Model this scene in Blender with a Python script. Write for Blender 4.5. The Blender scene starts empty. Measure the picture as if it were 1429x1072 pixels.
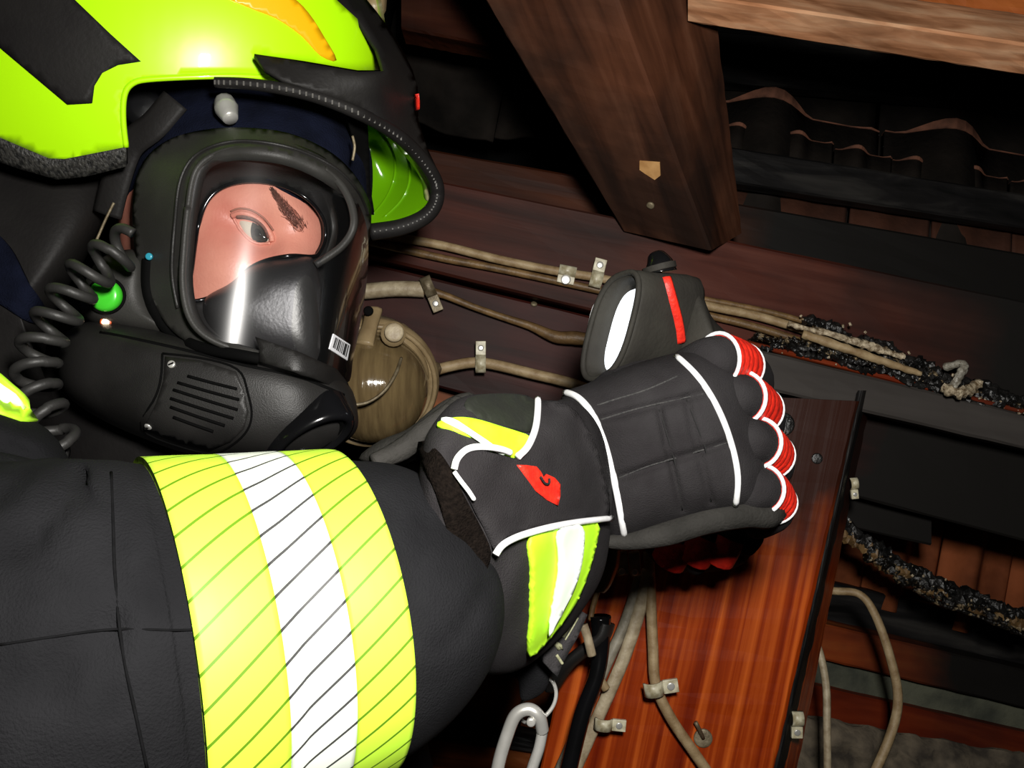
import bpy, math, random
import numpy as np
from mathutils import Vector, Matrix
from mathutils.bvhtree import BVHTree
from mathutils.geometry import delaunay_2d_cdt
random.seed(7)
sc = bpy.context.scene
COL = sc.collection
# ------------------------------------------------------------------ camera, light, exposure
F = 1300.0; CX, CY = 714.5, 536.0; CZ = 1.6
cam_d = bpy.data.cameras.new('camera'); cam = bpy.data.objects.new('camera', cam_d); COL.objects.link(cam)
cam.location = (0, 0, CZ); cam.rotation_euler = (math.pi/2, 0, 0)
cam_d.sensor_width = 36; cam_d.lens = 36*F/1429.0; cam_d.clip_start = 0.02
sc.camera = cam
w = bpy.data.worlds.new('world'); sc.world = w; w.use_nodes = True
w.node_tree.nodes['Background'].inputs[0].default_value = (0.9, 0.95, 1, 1)
w.node_tree.nodes['Background'].inputs[1].default_value = 0.002
fl = bpy.data.lights.new('flash', 'AREA'); fl.shape = 'RECTANGLE'; fl.size = 0.055; fl.size_y = 0.075; fl.energy = 8.5
fl.color = (1.0, 0.97, 0.92)
flo = bpy.data.objects.new('flash', fl); COL.objects.link(flo)
flo.location = (0.055, 0.0, CZ+0.115); flo.rotation_euler = (math.pi/2-0.06, 0, 0)
sc.view_settings.view_transform = 'Standard'; sc.view_settings.look = 'None'
sc.view_settings.exposure = 0.0; sc.view_settings.gamma = 1.0; sc.view_settings.use_curve_mapping = False

# ------------------------------------------------------------------ helpers
def P(x, y, d):
    return Vector(((x-CX)/F*d, d, CZ-(y-CY)/F*d))
WORLD = {}
def tag(o, label=None, cat=None, group=None, kind=None):
    if label: o['label'] = label
    if cat: o['category'] = cat
    if group: o['group'] = group
    if kind: o['kind'] = kind
    return o
def thing(name, label, cat, loc, group=None):
    o = bpy.data.objects.new(name, None); COL.objects.link(o); o.location = loc; o.empty_display_size = .02
    return tag(o, label, cat, group)
def root_loc(o):
    v = Vector((0, 0, 0))
    while o is not None:
        v = v + o.location; o = o.parent
    return v
def mk(name, V, Fc, m, parent=None, smooth=True, uv=None, label=None):
    V = [Vector(v) for v in V]
    me = bpy.data.meshes.new(name)
    if parent is None:
        c = sum(V, Vector())/len(V)
    else:
        c = root_loc(parent)
    me.from_pydata([v-c for v in V], [], Fc)
    me.update()
    if smooth: me.polygons.foreach_set('use_smooth', [True]*len(me.polygons))
    if uv is not None:
        ul = me.uv_layers.new(name='UVMap')
        for l in me.loops: ul.data[l.index].uv = uv[l.vertex_index]
    o = bpy.data.objects.new(name, me); COL.objects.link(o)
    if m: me.materials.append(m)
    if parent is None: o.location = c
    else: o.parent = parent
    if label: o['label'] = label
    o_key = o.name; WORLD[o_key] = (V, Fc)
    return o
def bvh(*objs):
    V = []; Fc = []
    for o in objs:
        a, b = WORLD[o.name]; k = len(V); V += a; Fc += [tuple(i+k for i in f) for f in b]
    return BVHTree.FromPolygons(V, Fc)
def bvhg(G):
    return BVHTree.FromPolygons(G[0], G[1])
def cast(t, x, y, lift=0.0, dguess=0.7):
    o = Vector((0, 0, CZ)); d = (P(x, y, 1)-o).normalized()
    h, n, i, dist = t.ray_cast(o, d)
    if h is None:
        p = P(x, y, dguess)
        for _ in range(4):
            q, n, i, dist = t.find_nearest(p)
            p = P(x, y, q.y)
        return P(x, y, q.y) - d*lift, -d
    if n.dot(d) > 0: n = -n
    return h+n*lift, n
def catmull(pts, k=8, closed=False):
    pts = [Vector(p) if len(p) == 3 else Vector((p[0], p[1], 0)) if len(p) == 2 else Vector(p) for p in pts]
    n = len(pts); out = []
    rng = range(n if closed else n-1)
    for i in rng:
        if closed: a, b, c, d = pts[(i-1) % n], pts[i], pts[(i+1) % n], pts[(i+2) % n]
        else: a, b, c, d = pts[max(i-1, 0)], pts[i], pts[i+1], pts[min(i+2, n-1)]
        for j in range(k):
            t = j/k
            out.append(0.5*((2*b)+(c-a)*t+(2*a-5*b+4*c-d)*t*t+(3*b-a-3*c+d)*t**3))
    if not closed: out.append(pts[-1].copy())
    return out
def sm2(pts, k=5, closed=True):
    return [(v[0], v[1]) for v in catmull([(p[0], p[1], 0) for p in pts], k, closed)]
def tube_geo(path, rad, n=8, closed=False, flat=1.0, updir=None, jitter=0.0, k0=0):
    m = len(path); V = []; Fc = []
    prev = None
    for i, p in enumerate(path):
        if closed: t = path[(i+1) % m]-path[(i-1) % m]
        else: t = path[min(i+1, m-1)]-path[max(i-1, 0)]
        if t.length < 1e-9: t = Vector((1, 0, 0))
        t.normalize()
        if updir is not None: u = updir-t*updir.dot(t)
        elif prev is None:
            u = Vector((0, 0, 1)) if abs(t.z) < .9 else Vector((0, 1, 0)); u = u-t*u.dot(t)
        else: u = prev-t*prev.dot(t)
        if u.length < 1e-6: u = t.orthogonal()
        u.normalize(); prev = u; v = t.cross(u)
        r = rad[i] if isinstance(rad, (list, tuple)) else rad
        for j in range(n):
            a = 2*math.pi*j/n; jr = 1+random.uniform(-jitter, jitter)
            V.append(p+(u*math.cos(a)*flat+v*math.sin(a))*r*jr)
    R = m if closed else m-1
    for i in range(R):
        for j in range(n):
            a = i*n+j; b = i*n+(j+1) % n; c = ((i+1) % m)*n+(j+1) % n; d = ((i+1) % m)*n+j
            Fc.append((a, b, c, d))
    if not closed:
        Fc.append(tuple(range(n-1, -1, -1))); Fc.append(tuple((m-1)*n+j for j in range(n)))
    return V, Fc
def join(*gs):
    V = []; Fc = []
    for g in gs:
        k = len(V); V += list(g[0]); Fc += [tuple(i+k for i in f) for f in g[1]]
    return V, Fc
def tube(name, pts, rad, m, parent=None, n=10, k=6, closed=False, label=None, flat=1.0, updir=None, jitter=0.0):
    path = catmull(pts, k, closed)
    if isinstance(rad, (list, tuple)):
        L = len(path); rr = [float(np.interp(i/(L-1)*(len(rad)-1), range(len(rad)), rad)) for i in range(L)]
    else: rr = rad
    g = tube_geo(path, rr, n, closed, flat, updir, jitter)
    return mk(name, g[0], g[1], m, parent, label=label)
def stroke(name, t, pts, rad, m, parent=None, lift=0.0, k=5, closed=False, n=8, flat=1.0, label=None, dg=.7):
    p2 = sm2(pts, k, closed) if len(pts) > 2 or closed else [(pts[0][0]+(pts[1][0]-pts[0][0])*i/8, pts[0][1]+(pts[1][1]-pts[0][1])*i/8) for i in range(9)]
    hs = [cast(t, x, y, 0, dg) for x, y in p2]; path = []
    for i in range(len(hs)):
        n_ = sum((hs[j][1] for j in range(max(0, i-4), min(len(hs), i+5))), Vector()).normalized(); path.append(hs[i][0]+n_*lift)
    for _ in range(2): path = [path[0]]+[(path[i-1]+path[i]*2+path[i+1])/4 for i in range(1, len(path)-1)]+[path[-1]]
    g = tube_geo(path, rad, n, closed, flat, Vector((0, -1, 0)) if flat != 1.0 else None)
    return mk(name, g[0], g[1], m, parent, label=label)
def inpoly(x, y, poly):
    c = False; n = len(poly); j = n-1
    for i in range(n):
        xi, yi = poly[i]; xj, yj = poly[j]
        if (yi > y) != (yj > y) and x < (xj-xi)*(y-yi)/(yj-yi)+xi: c = not c
        j = i
    return c
def densify(poly, step):
    out = []
    n = len(poly)
    for i in range(n):
        a = poly[i]; b = poly[(i+1) % n]; L = math.hypot(b[0]-a[0], b[1]-a[1]); k = max(1, int(L/step))
        for j in range(k): out.append((a[0]+(b[0]-a[0])*j/k, a[1]+(b[1]-a[1])*j/k))
    return out
def tri2d(outline, step, holes=()):
    o = densify(outline, step); pts = [Vector(p) for p in o]; n0 = len(o); edges = []
    hs = []
    for h in holes:
        hh = densify(h, step); hs.append(hh); k = len(pts); pts += [Vector(p) for p in hh]
        edges += [(k+i, k+(i+1) % len(hh)) for i in range(len(hh))]
    xs = [p[0] for p in o]; ys = [p[1] for p in o]
    def near(x, y):
        for q in pts[:n0+sum(len(h) for h in hs)]:
            if abs(q[0]-x) < step*.45 and abs(q[1]-y) < step*.45: return True
        return False
    y = min(ys)+step/2; r = 0
    while y < max(ys):
        x = min(xs)+(step/2 if r % 2 else step)
        while x < max(xs):
            if inpoly(x, y, o) and not any(inpoly(x, y, h) for h in hs) and not near(x, y): pts.append(Vector((x, y)))
            x += step
        y += step*.87; r += 1
    res = delaunay_2d_cdt(pts, edges, [list(range(n0))], 1, 1e-4)
    V2 = res[0]; T = []
    for f in res[2]:
        cx = sum(V2[i][0] for i in f)/len(f); cy = sum(V2[i][1] for i in f)/len(f)
        if any(inpoly(cx, cy, h) for h in hs): continue
        T.append(tuple(f))
    return [(v[0], v[1]) for v in V2], T
def thicken(V, T, thick):
    # V world points of front, T triangles; back offset along vertex normals (away from camera)
    N = [Vector() for _ in V]; T2 = []
    o = Vector((0, 0, CZ))
    for f in T:
        n = (V[f[1]]-V[f[0]]).cross(V[f[2]]-V[f[0]])
        if n.dot(V[f[0]]-o) > 0: f = tuple(reversed(f)); n = -n
        T2.append(f)
        for i in f: N[i] += n
    for i in range(len(N)):
        if N[i].length < 1e-12: N[i] = (o-V[i])
        N[i].normalize()
    k = len(V); Vb = [V[i]-N[i]*thick for i in range(k)]
    Fc = list(T2)+[tuple(i+k for i in reversed(f)) for f in T2]
    cnt = {}
    for f in T2:
        for a, b in zip(f, f[1:]+f[:1]): cnt[(a, b)] = 1
    for (a, b) in cnt:
        if (b, a) not in cnt: Fc.append((b, a, a+k, b+k))
    return V+Vb, Fc
SMOOTH = set()
def patch_geo(t, outline, lift=.001, thick=.002, step=12, holes=(), dg=.7):
    V2, T = tri2d(outline, step, holes)
    V = [cast(t, x, y, 0, dg)[0] for x, y in V2]
    N = [Vector() for _ in V]; o = Vector((0, 0, CZ)); adj = [set() for _ in V]
    for f in T:
        n = (V[f[1]]-V[f[0]]).cross(V[f[2]]-V[f[0]])
        if n.dot(V[f[0]]-o) > 0: n = -n
        for i in f: N[i] += n; adj[i] |= set(f)
    for i in range(len(N)): N[i] = N[i].normalized() if N[i].length > 1e-12 else (o-V[i]).normalized()
    dd = [v.y for v in V]
    for _ in range(3 if id(t) in SMOOTH else 0): dd = [(dd[i]+sum(dd[j] for j in adj[i]))/(1+len(adj[i])) if adj[i] else dd[i] for i in range(len(dd))]
    V = [o+(v-o)*(dd[i]/v.y) for i, v in enumerate(V)]
    for _ in range(14): N = [sum((N[j] for j in adj[i]), N[i].copy()).normalized() for i in range(len(N))]
    V = [V[i]+N[i]*lift for i in range(len(V))]
    return thicken(V, T, thick)
def patch(name, t, outline, m, parent=None, lift=.001, thick=.002, step=12, holes=(), label=None, dg=.7, smooth=True):
    g = patch_geo(t, outline, lift, thick, step, holes, dg)
    return mk(name, g[0], g[1], m, parent, smooth=smooth, label=label)
def rbf(ctrl):
    c = np.array(ctrl, float); xy = c[:, :2]/100; d = c[:, 2]; n = len(c)
    r = np.linalg.norm(xy[:, None]-xy[None], axis=2); K = np.where(r > 0, r*r*np.log(r+1e-12), 0)
    A = np.zeros((n+3, n+3)); A[:n, :n] = K+np.eye(n)*1e-3; A[:n, n] = 1; A[:n, n+1:] = xy; A[n, :n] = 1; A[n+1:, :n] = xy.T
    s = np.linalg.solve(A, np.concatenate([d, [0, 0, 0]]))
    def f(x, y):
        q = np.array([x, y])/100; rr = np.linalg.norm(xy-q, axis=1); k = np.where(rr > 0, rr*rr*np.log(rr+1e-12), 0)
        return float(k@s[:n]+s[n]+s[n+1]*q[0]+s[n+2]*q[1])
    return f
def sheet_geo(outline, dfn, thick=.003, step=12, holes=()):
    V2, T = tri2d(outline, step, holes)
    return thicken([P(x, y, dfn(x, y)) for x, y in V2], T, thick)
def sheet(name, outline, dfn, m, parent=None, thick=.003, step=12, holes=(), label=None):
    g = sheet_geo(outline, dfn, thick, step, holes)
    return mk(name, g[0], g[1], m, parent, label=label)
def dome_geo(c, outline, d0, hf, hb=None, p=2.0, q=2.0, nr=14, na=72, disp=None, tilt=(0, 0), smoothk=0):
    """closed solid whose rim is the outline; tilt = depth gradient per px in x,y"""
    if hb is None: hb = hf
    o = sm2(outline, smoothk) if smoothk else outline
    o = densify(o, 2.5)
    L = len(o); cum = [0]
    for i in range(L): cum.append(cum[-1]+math.hypot(o[(i+1) % L][0]-o[i][0], o[(i+1) % L][1]-o[i][1]))
    rim = []
    for a in range(na):
        s = cum[-1]*a/na; i = max(j for j in range(L) if cum[j] <= s+1e-9); u = (s-cum[i])/max(1e-9, cum[i+1]-cum[i])
        rim.append((o[i][0]+(o[(i+1) % L][0]-o[i][0])*u, o[i][1]+(o[(i+1) % L][1]-o[i][1])*u))
    V = []; Fc = []
    ts = [math.sin(math.pi/2*(j+1)/nr) for j in range(nr)]
    base = lambda x, y: d0+tilt[0]*(x-c[0])+tilt[1]*(y-c[1])
    def add(sign, h):
        idx = []
        x, y = c; d = base(x, y)-sign*h+(disp(x, y) if disp and sign > 0 else 0)
        V.append(P(x, y, d)); idx.append([len(V)-1])
        for t in ts[:-1]:
            row = []
            for (rx, ry) in rim:
                x = c[0]+(rx-c[0])*t; y = c[1]+(ry-c[1])*t
                hh = h*(max(0, 1-t**p))**(1/q)
                d = base(x, y)-sign*hh+(disp(x, y)*min(1, (1-t)*5) if disp and sign > 0 else 0)
                row.append(len(V)); V.append(P(x, y, d))
            idx.append(row)
        return idx
    fi = add(1, hf); bi = add(-1, hb)
    rr = []
    for (rx, ry) in rim: rr.append(len(V)); V.append(P(rx, ry, base(rx, ry)))
    fi.append(rr); bi.append(rr)
    for idx, rev in ((fi, False), (bi, True)):
        for a in range(na):
            b = (a+1) % na
            f = (idx[0][0], idx[1][a], idx[1][b]); Fc.append(f if rev else tuple(reversed(f)))
            for j in range(1, len(idx)-1):
                f = (idx[j][a], idx[j+1][a], idx[j+1][b], idx[j][b]); Fc.append(f if rev else tuple(reversed(f)))
    return V, Fc
def dome(name, c, outline, d0, hf, m, parent=None, label=None, **k):
    g = dome_geo(c, outline, d0, hf, **k)
    return mk(name, g[0], g[1], m, parent, label=label)
def loft_geo(rings, n=64, k=8, wob=None, caps=True, uvs=False):
    """rings: (px,py,d,r, rz) interpolated; normal follows the path"""
    cs = catmull([tuple(P(r[0], r[1], r[2])) for r in rings], k)
    L = len(cs); rr = [float(np.interp(i/(L-1)*(len(rings)-1), range(len(rings)), [r[3] for r in rings])) for i in range(L)]
    V = []; Fc = []; UV = []; s = 0
    up = Vector((0, 0, 1))
    for i, c in enumerate(cs):
        t = (cs[min(i+1, L-1)]-cs[max(i-1, 0)]).normalized()
        if i: s += (cs[i]-cs[i-1]).length
        u = (up-t*up.dot(t)).normalized(); v = t.cross(u)
        for j in range(n):
            a = 2*math.pi*j/n; d = wob(s, a) if wob else 0
            V.append(c+(u*math.cos(a)+v*math.sin(a))*(rr[i]+d)); UV.append((s, a*rr[i]))
    for i in range(L-1):
        for j in range(n):
            Fc.append((i*n+j, i*n+(j+1) % n, (i+1)*n+(j+1) % n, (i+1)*n+j))
    if caps: Fc.append(tuple(range(n-1, -1, -1))); Fc.append(tuple((L-1)*n+j for j in range(n)))
    return V, Fc, UV
def gauss(x, y, cx, cy, sx, sy, h, rot=0):
    dx = x-cx; dy = y-cy; c = math.cos(rot); s = math.sin(rot); a = dx*c+dy*s; b = -dx*s+dy*c
    return h*math.exp(-(a*a/(2*sx*sx)+b*b/(2*sy*sy)))
def hexa(name, A, B, m, parent=None, kind=None, label=None, cat=None, nx=24, rough=.0006, bev=.003, group=None):
    """timber between end quads A and B (4 world points each, same order)"""
    A = [Vector(a) for a in A]; B = [Vector(b) for b in B]
    ca = sum(A, Vector())/4; cb = sum(B, Vector())/4
    X = (cb-ca).normalized(); Y = (A[1]-A[0]); Y = (Y-X*Y.dot(X)).normalized(); Z = X.cross(Y)
    M = Matrix((X, Y, Z)).transposed(); Mi = M.transposed()
    ny = 4; V = []; Fc = []; rnd = random.Random(name+str(A[0].x))
    # perimeter loop with bevelled corners
    def per(q):
        out = []
        for i in range(4):
            a = q[i]; b = q[(i+1) % 4]; e = (b-a); L = e.length; bb = min(bev/L, .2)
            for t in [bb]+[bb+(1-2*bb)*j/ny for j in range(1, ny)]+[1-bb]: out.append(a+e*t)
        return out
    np_ = len(per(A))
    offs = [[rnd.uniform(-1, 1) for _ in range(np_)] for _ in range(nx+1)]
    for i in range(nx+1):
        t = i/nx; q = [A[j].lerp(B[j], t) for j in range(4)]; c = sum(q, Vector())/4
        for j, p in enumerate(per(q)):
            V.append(Mi@(p+(p-c).normalized()*rough*offs[i][j]-ca))
    for i in range(nx):
        for j in range(np_):
            Fc.append((i*np_+j, i*np_+(j+1) % np_, (i+1)*np_+(j+1) % np_, (i+1)*np_+j))
    Fc.append(tuple(range(np_-1, -1, -1))); Fc.append(tuple(nx*np_+j for j in range(np_)))
    me = bpy.data.meshes.new(name); me.from_pydata(V, [], Fc); me.update(); me.materials.append(m)
    o = bpy.data.objects.new(name, me); COL.objects.link(o)
    MW = Matrix.Translation(ca) @ M.to_4x4()
    if parent is not None:
        o.parent = parent; o.matrix_basis = Matrix.Translation(-root_loc(parent)) @ MW
    else: o.matrix_world = MW
    WORLD[o.name] = ([MW@v for v in V], Fc)
    return tag(o, label, cat, group, kind)
def bar(name, x0, y0a, y0b, x1, y1a, y1b, d0, d1, depth, m, **k):
    """timber spanning x0..x1 with front-face top/bottom edges in px at both ends"""
    A = [P(x0, y0a, d0), P(x0, y0b, d0), P(x0, y0b, d0)+Vector((0, depth, 0)), P(x0, y0a, d0)+Vector((0, depth, 0))]
    B = [P(x1, y1a, d1), P(x1, y1b, d1), P(x1, y1b, d1)+Vector((0, depth, 0)), P(x1, y1a, d1)+Vector((0, depth, 0))]
    return hexa(name, A, B, m, **k)
def box_geo(c, ax, ay, az):
    V = [c+ax*i+ay*j+az*k for i in (-1, 1) for j in (-1, 1) for k in (-1, 1)]
    return V, [(0, 1, 3, 2), (4, 6, 7, 5), (0, 4, 5, 1), (2, 3, 7, 6), (0, 2, 6, 4), (1, 5, 7, 3)]
def bevel(o, w=.001, s=2):
    md = o.modifiers.new('bevel', 'BEVEL'); md.width = w; md.segments = s; md.limit_method = 'ANGLE'; return o
def disc_geo(c, n, r, h, seg=24, round_=True):
    """button: low dome cylinder centred at c facing n"""
    n = n.normalized(); u = n.orthogonal().normalized(); v = n.cross(u)
    prof = [(1, -h), (1, h*.3), (.93, h*.7), (.8, h*.92), (.5, h), (.0001, h*1.03)] if round_ else [(1, -h), (1, h*.85), (.93, h), (.0001, h)]
    V = []; Fc = []
    for (a, b) in prof:
        for j in range(seg):
            t = 2*math.pi*j/seg; V.append(c+(u*math.cos(t)+v*math.sin(t))*r*a+n*b)
    for i in range(len(prof)-1):
        for j in range(seg): Fc.append((i*seg+j, i*seg+(j+1) % seg, (i+1)*seg+(j+1) % seg, (i+1)*seg+j))
    Fc.append(tuple(range(seg-1, -1, -1)))
    return V, Fc
def ring_pts(c, u, v, n=32):
    return [c+u*math.cos(2*math.pi*i/n)+v*math.sin(2*math.pi*i/n) for i in range(n)]

# ------------------------------------------------------------------ materials
def nd(nt, t, **k):
    n = nt.nodes.new(t)
    for a, b in k.items():
        if a in n.inputs: n.inputs[a].default_value = b
        else: setattr(n, a, b)
    return n
def ramp(nt, stops):
    r = nt.nodes.new('ShaderNodeValToRGB'); e = r.color_ramp.elements
    while len(e) < len(stops): e.new(.5)
    for i, (p, c) in enumerate(stops):
        e[i].position = p; e[i].color = (*c, 1) if len(c) == 3 else c
    return r
def pm(name, c1, c2=None, scale=60, rough=.6, bump=.0, bscale=None, metal=0, spec=.5, coat=0, emit=None, es=0, sheen=0, stretch=(1, 1, 1), lo=.35, hi=.65, rough2=None):
    m = bpy.data.materials.new(name); m.use_nodes = True; nt = m.node_tree; b = nt.nodes['Principled BSDF']
    b.inputs['Roughness'].default_value = rough; b.inputs['Metallic'].default_value = metal
    b.inputs['Specular IOR Level'].default_value = spec; b.inputs['Coat Weight'].default_value = coat
    b.inputs['Base Color'].default_value = (*c1, 1); b.inputs['Sheen Weight'].default_value = sheen
    tc = nd(nt, 'ShaderNodeTexCoord'); mp = nd(nt, 'ShaderNodeMapping'); mp.inputs['Scale'].default_value = stretch
    nt.links.new(tc.outputs['Object'], mp.inputs[0])
    nz = nd(nt, 'ShaderNodeTexNoise'); nz.inputs['Scale'].default_value = scale; nz.inputs['Detail'].default_value = 6
    nt.links.new(mp.outputs[0], nz.inputs[0])
    if c2 is None: c2 = tuple(x*.75 for x in c1)
    r = ramp(nt, [(lo, c2), (hi, c1)]); nt.links.new(nz.outputs[0], r.inputs[0]); nt.links.new(r.outputs[0], b.inputs['Base Color'])
    if rough2 is not None:
        mr = nd(nt, 'ShaderNodeMapRange'); mr.inputs[1].default_value = lo; mr.inputs[2].default_value = hi
        mr.inputs[3].default_value = rough2; mr.inputs[4].default_value = rough
        nt.links.new(nz.outputs[0], mr.inputs[0]); nt.links.new(mr.outputs[0], b.inputs['Roughness'])
    if bump:
        n2 = nd(nt, 'ShaderNodeTexNoise'); n2.inputs['Scale'].default_value = bscale or scale*4; n2.inputs['Detail'].default_value = 5
        nt.links.new(mp.outputs[0], n2.inputs[0])
        bp = nd(nt, 'ShaderNodeBump'); bp.inputs['Strength'].default_value = bump; bp.inputs['Distance'].default_value = .002
        nt.links.new(n2.outputs[0], bp.inputs['Height']); nt.links.new(bp.outputs[0], b.inputs['Normal'])
    if emit:
        b.inputs['Emission Color'].default_value = (*emit, 1); b.inputs['Emission Strength'].default_value = es
    return m
def wood(name, dark, mid, light, rough=.5, char=None, grain=45, along=2.2, bump=.5, coat=0, sootmix=.0, soot_scale=5, char_dir=0, char_col=(.012, .011, .010)):
    m = bpy.data.materials.new(name); m.use_nodes = True; nt = m.node_tree; b = nt.nodes['Principled BSDF']
    tc = nd(nt, 'ShaderNodeTexCoord'); mp = nd(nt, 'ShaderNodeMapping'); mp.inputs['Scale'].default_value = (along, grain, grain)
    L = nt.links.new
    L(tc.outputs['Object'], mp.inputs[0])
    nz = nd(nt, 'ShaderNodeTexNoise', Scale=1.0, Detail=7.0, Distortion=.6); L(mp.outputs[0], nz.inputs[0])
    r = ramp(nt, [(.3, dark), (.5, mid), (.72, light)]); L(nz.outputs[0], r.inputs[0])
    col = r.outputs[0]
    n3 = nd(nt, 'ShaderNodeTexNoise', Scale=float(soot_scale), Detail=5.0); L(tc.outputs['Object'], n3.inputs[0])
    if sootmix:
        rs = ramp(nt, [(.42, (0, 0, 0)), (.62, (1, 1, 1))]); L(n3.outputs[0], rs.inputs[0])
        mu = nd(nt, 'ShaderNodeMath', operation='MULTIPLY'); mu.inputs[1].default_value = sootmix; L(rs.outputs[0], mu.inputs[0])
        mx = nd(nt, 'ShaderNodeMix', data_type='RGBA'); L(mu.outputs[0], mx.inputs[0]); L(col, mx.inputs[6]); mx.inputs[7].default_value = (.012, .010, .009, 1); col = mx.outputs[2]
    if char:
        sp = nd(nt, 'ShaderNodeSeparateXYZ'); L(tc.outputs['Object'], sp.inputs[0])
        ad = nd(nt, 'ShaderNodeMath', operation='MULTIPLY_ADD'); ad.inputs[1].default_value = .35; L(n3.outputs[0], ad.inputs[0]); L(sp.outputs[char_dir], ad.inputs[2])
        mr = nd(nt, 'ShaderNodeMapRange'); mr.inputs[1].default_value = char[0]+.17; mr.inputs[2].default_value = char[1]+.17; L(ad.outputs[0], mr.inputs[0])
        mx = nd(nt, 'ShaderNodeMix', data_type='RGBA'); L(mr.outputs[0], mx.inputs[0]); L(col, mx.inputs[6]); mx.inputs[7].default_value = (*char_col, 1); col = mx.outputs[2]
    L(col, b.inputs['Base Color']); b.inputs['Specular IOR Level'].default_value = .12; b.inputs['Roughness'].default_value = rough; b.inputs['Coat Weight'].default_value = coat; b.inputs['Coat Roughness'].default_value = .25
    bp = nd(nt, 'ShaderNodeBump', Strength=bump, Distance=.0015); L(nz.outputs[0], bp.inputs['Height']); L(bp.outputs[0], b.inputs['Normal'])
    return m

M = {}
M['cloth'] = pm('jacket_cloth', (.0125, .0125, .0138), (.0085, .0085, .0095), 30, .9, .5, 900, spec=.08)
M['navy'] = pm('navy_cloth', (.006, .008, .02), (.003, .004, .010), 40, .9, .6, 700, spec=.08)
M['hi'] = None
M['seamc'] = pm('jacket_seam', (.006, .006, .0065), None, 300, .9, spec=.05)
M['helmet'] = pm('helmet_yellow', (.50, 1.0, .004), (.48, .97, .004), 5, .32, coat=.5, spec=.4)
M['orange'] = pm('helmet_orange', (.95, .50, .004), (.9, .46, .004), 6, .35, coat=.3)
M['hblack'] = pm('helmet_black', (.016, .015, .014), (.010, .009, .009), 14, .55, .15, 300, spec=.18)
M['rub'] = pm('mask_rubber', (.036, .035, .032), (.024, .023, .021), 18, .5, .12, 900, spec=.3)
M['rub2'] = pm('mask_plastic', (.020, .019, .018), (.010, .0095, .009), 18, .45, .15, 1100, spec=.32)
M['gloss'] = pm('gloss_black', (.006, .006, .007), (.004, .004, .004), 20, .14, spec=.6)
M['groove'] = pm('groove_black', (.001, .001, .001), (.0008, .0008, .0008), 20, .8, spec=.1)
M['glove'] = pm('glove_leather', (.030, .028, .029), (.021, .019, .020), 35, .9, .5, 1200, spec=.08)
M['glove2'] = pm('glove_side', (.034, .032, .029), (.020, .019, .017), 40, .75, .4, 500, spec=.1)
M['seam'] = pm('glove_stitch', (.010, .009, .009), (.006, .006, .006), 300, .9)
M['piping'] = pm('reflective_piping', (.95, .95, .95), (.85, .85, .86), 200, .5)
M['red'] = pm('red_trim', (.80, .028, .012), (.55, .016, .008), 180, .5, .3, 400)
M['yel'] = pm('fluorescent_yellow', (.52, .98, .03), (.48, .92, .02), 120, .6)
M['refl'] = pm('reflective_silver', (.85, .95, .82), (.8, .9, .78), 60, .45)
M['velcro'] = pm('velcro', (.009, .0065, .0052), (.004, .003, .0025), 500, .95, .8, 900, spec=.03)
M['devgrey'] = pm('device_rubber', (.036, .034, .028), (.024, .022, .019), 25, .7, .25, 300, spec=.15)
M['steel'] = pm('steel', (.75, .74, .70), (.55, .54, .5), 40, .30, metal=.55, bump=.05)
M['dull'] = pm('dull_metal', (.30, .25, .16), (.12, .09, .05), 80, .5, .3, 300, metal=.3)
M['cable'] = pm('cable_cream', (.42, .31, .17), (.26, .17, .08), 70, .55, .3, 300)
M['cable_l'] = pm('cable_pale', (.50, .42, .28), (.30, .23, .14), 90, .5, .3, 300)
M['cable_d'] = pm('cable_brown', (.22, .13, .05), (.10, .055, .02), 60, .5, .3, 300)
M['clip'] = pm('clip_white', (.72, .68, .5), (.35, .30, .18), 120, .4)
M['soot'] = pm('soot', (.013, .012, .011), (.004, .004, .004), 60, .45, .9, 200, rough2=.25)
M['crust'] = pm('burnt_crust', (.30, .22, .12), (.006, .005, .004), 130, .3, 1, 400, lo=.55, hi=.68, rough2=.2)
M['ash'] = pm('ash', (.62, .52, .36), (.15, .1, .05), 200, .4, .8, 500)
M['skin'] = pm('skin', (.72, .31, .22), (.60, .205, .145), 22, .40, .15, 500, spec=.4)
M['skin_d'] = pm('skin_lid', (.36, .15, .10), (.28, .11, .07), 30, .5)
M['eye'] = pm('eye_white', (.60, .54, .42), (.52, .44, .34), 60, .12)
M['iris'] = pm('iris', (.035, .03, .022), (.015, .012, .01), 300, .08)
M['pupil'] = pm('pupil', (.002, .002, .002), (.002, .002, .002), 60, .05)
M['hair'] = pm('brow_hair', (.20, .075, .05), (.10, .035, .022), 600, .7)
M['green'] = pm('green_button', (.06, .62, .03), (.055, .58, .03), 20, .28)
M['led'] = pm('led_white', (1, .8, .6), None, 20, .3, emit=(1, .75, .5), es=6)
M['led_r'] = pm('led_orange', (.5, .07, .01), None, 20, .3, emit=(1, .12, .01), es=.25)
M['led_b'] = pm('led_cyan', (.03, .3, .4), None, 20, .3, emit=(.05, .5, .7), es=.08)
M['coil'] = pm('coil_rubber', (.030, .029, .027), (.022, .021, .020), 30, .5, .1, 500)
M['screen'] = pm('screen_white', (.8, .9, 1), None, 20, .3, emit=(.92, .96, 1), es=1.6)
M['paper'] = pm('label_white', (.75, .75, .78), (.7, .7, .72), 90, .6)
M['ink'] = pm('label_ink', (.01, .01, .01), None, 90, .6)
M['tagcloth'] = pm('tag_cloth', (.035, .032, .034), (.028, .025, .026), 90, .8, .4, 900)
M['tagprint'] = pm('tag_print', (.42, .42, .26), (.25, .25, .14), 500, .7)
M['peakin'] = pm('peak_inside', (.13, .36, .003), (.10, .30, .002), 4, .16, coat=.4)
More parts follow.
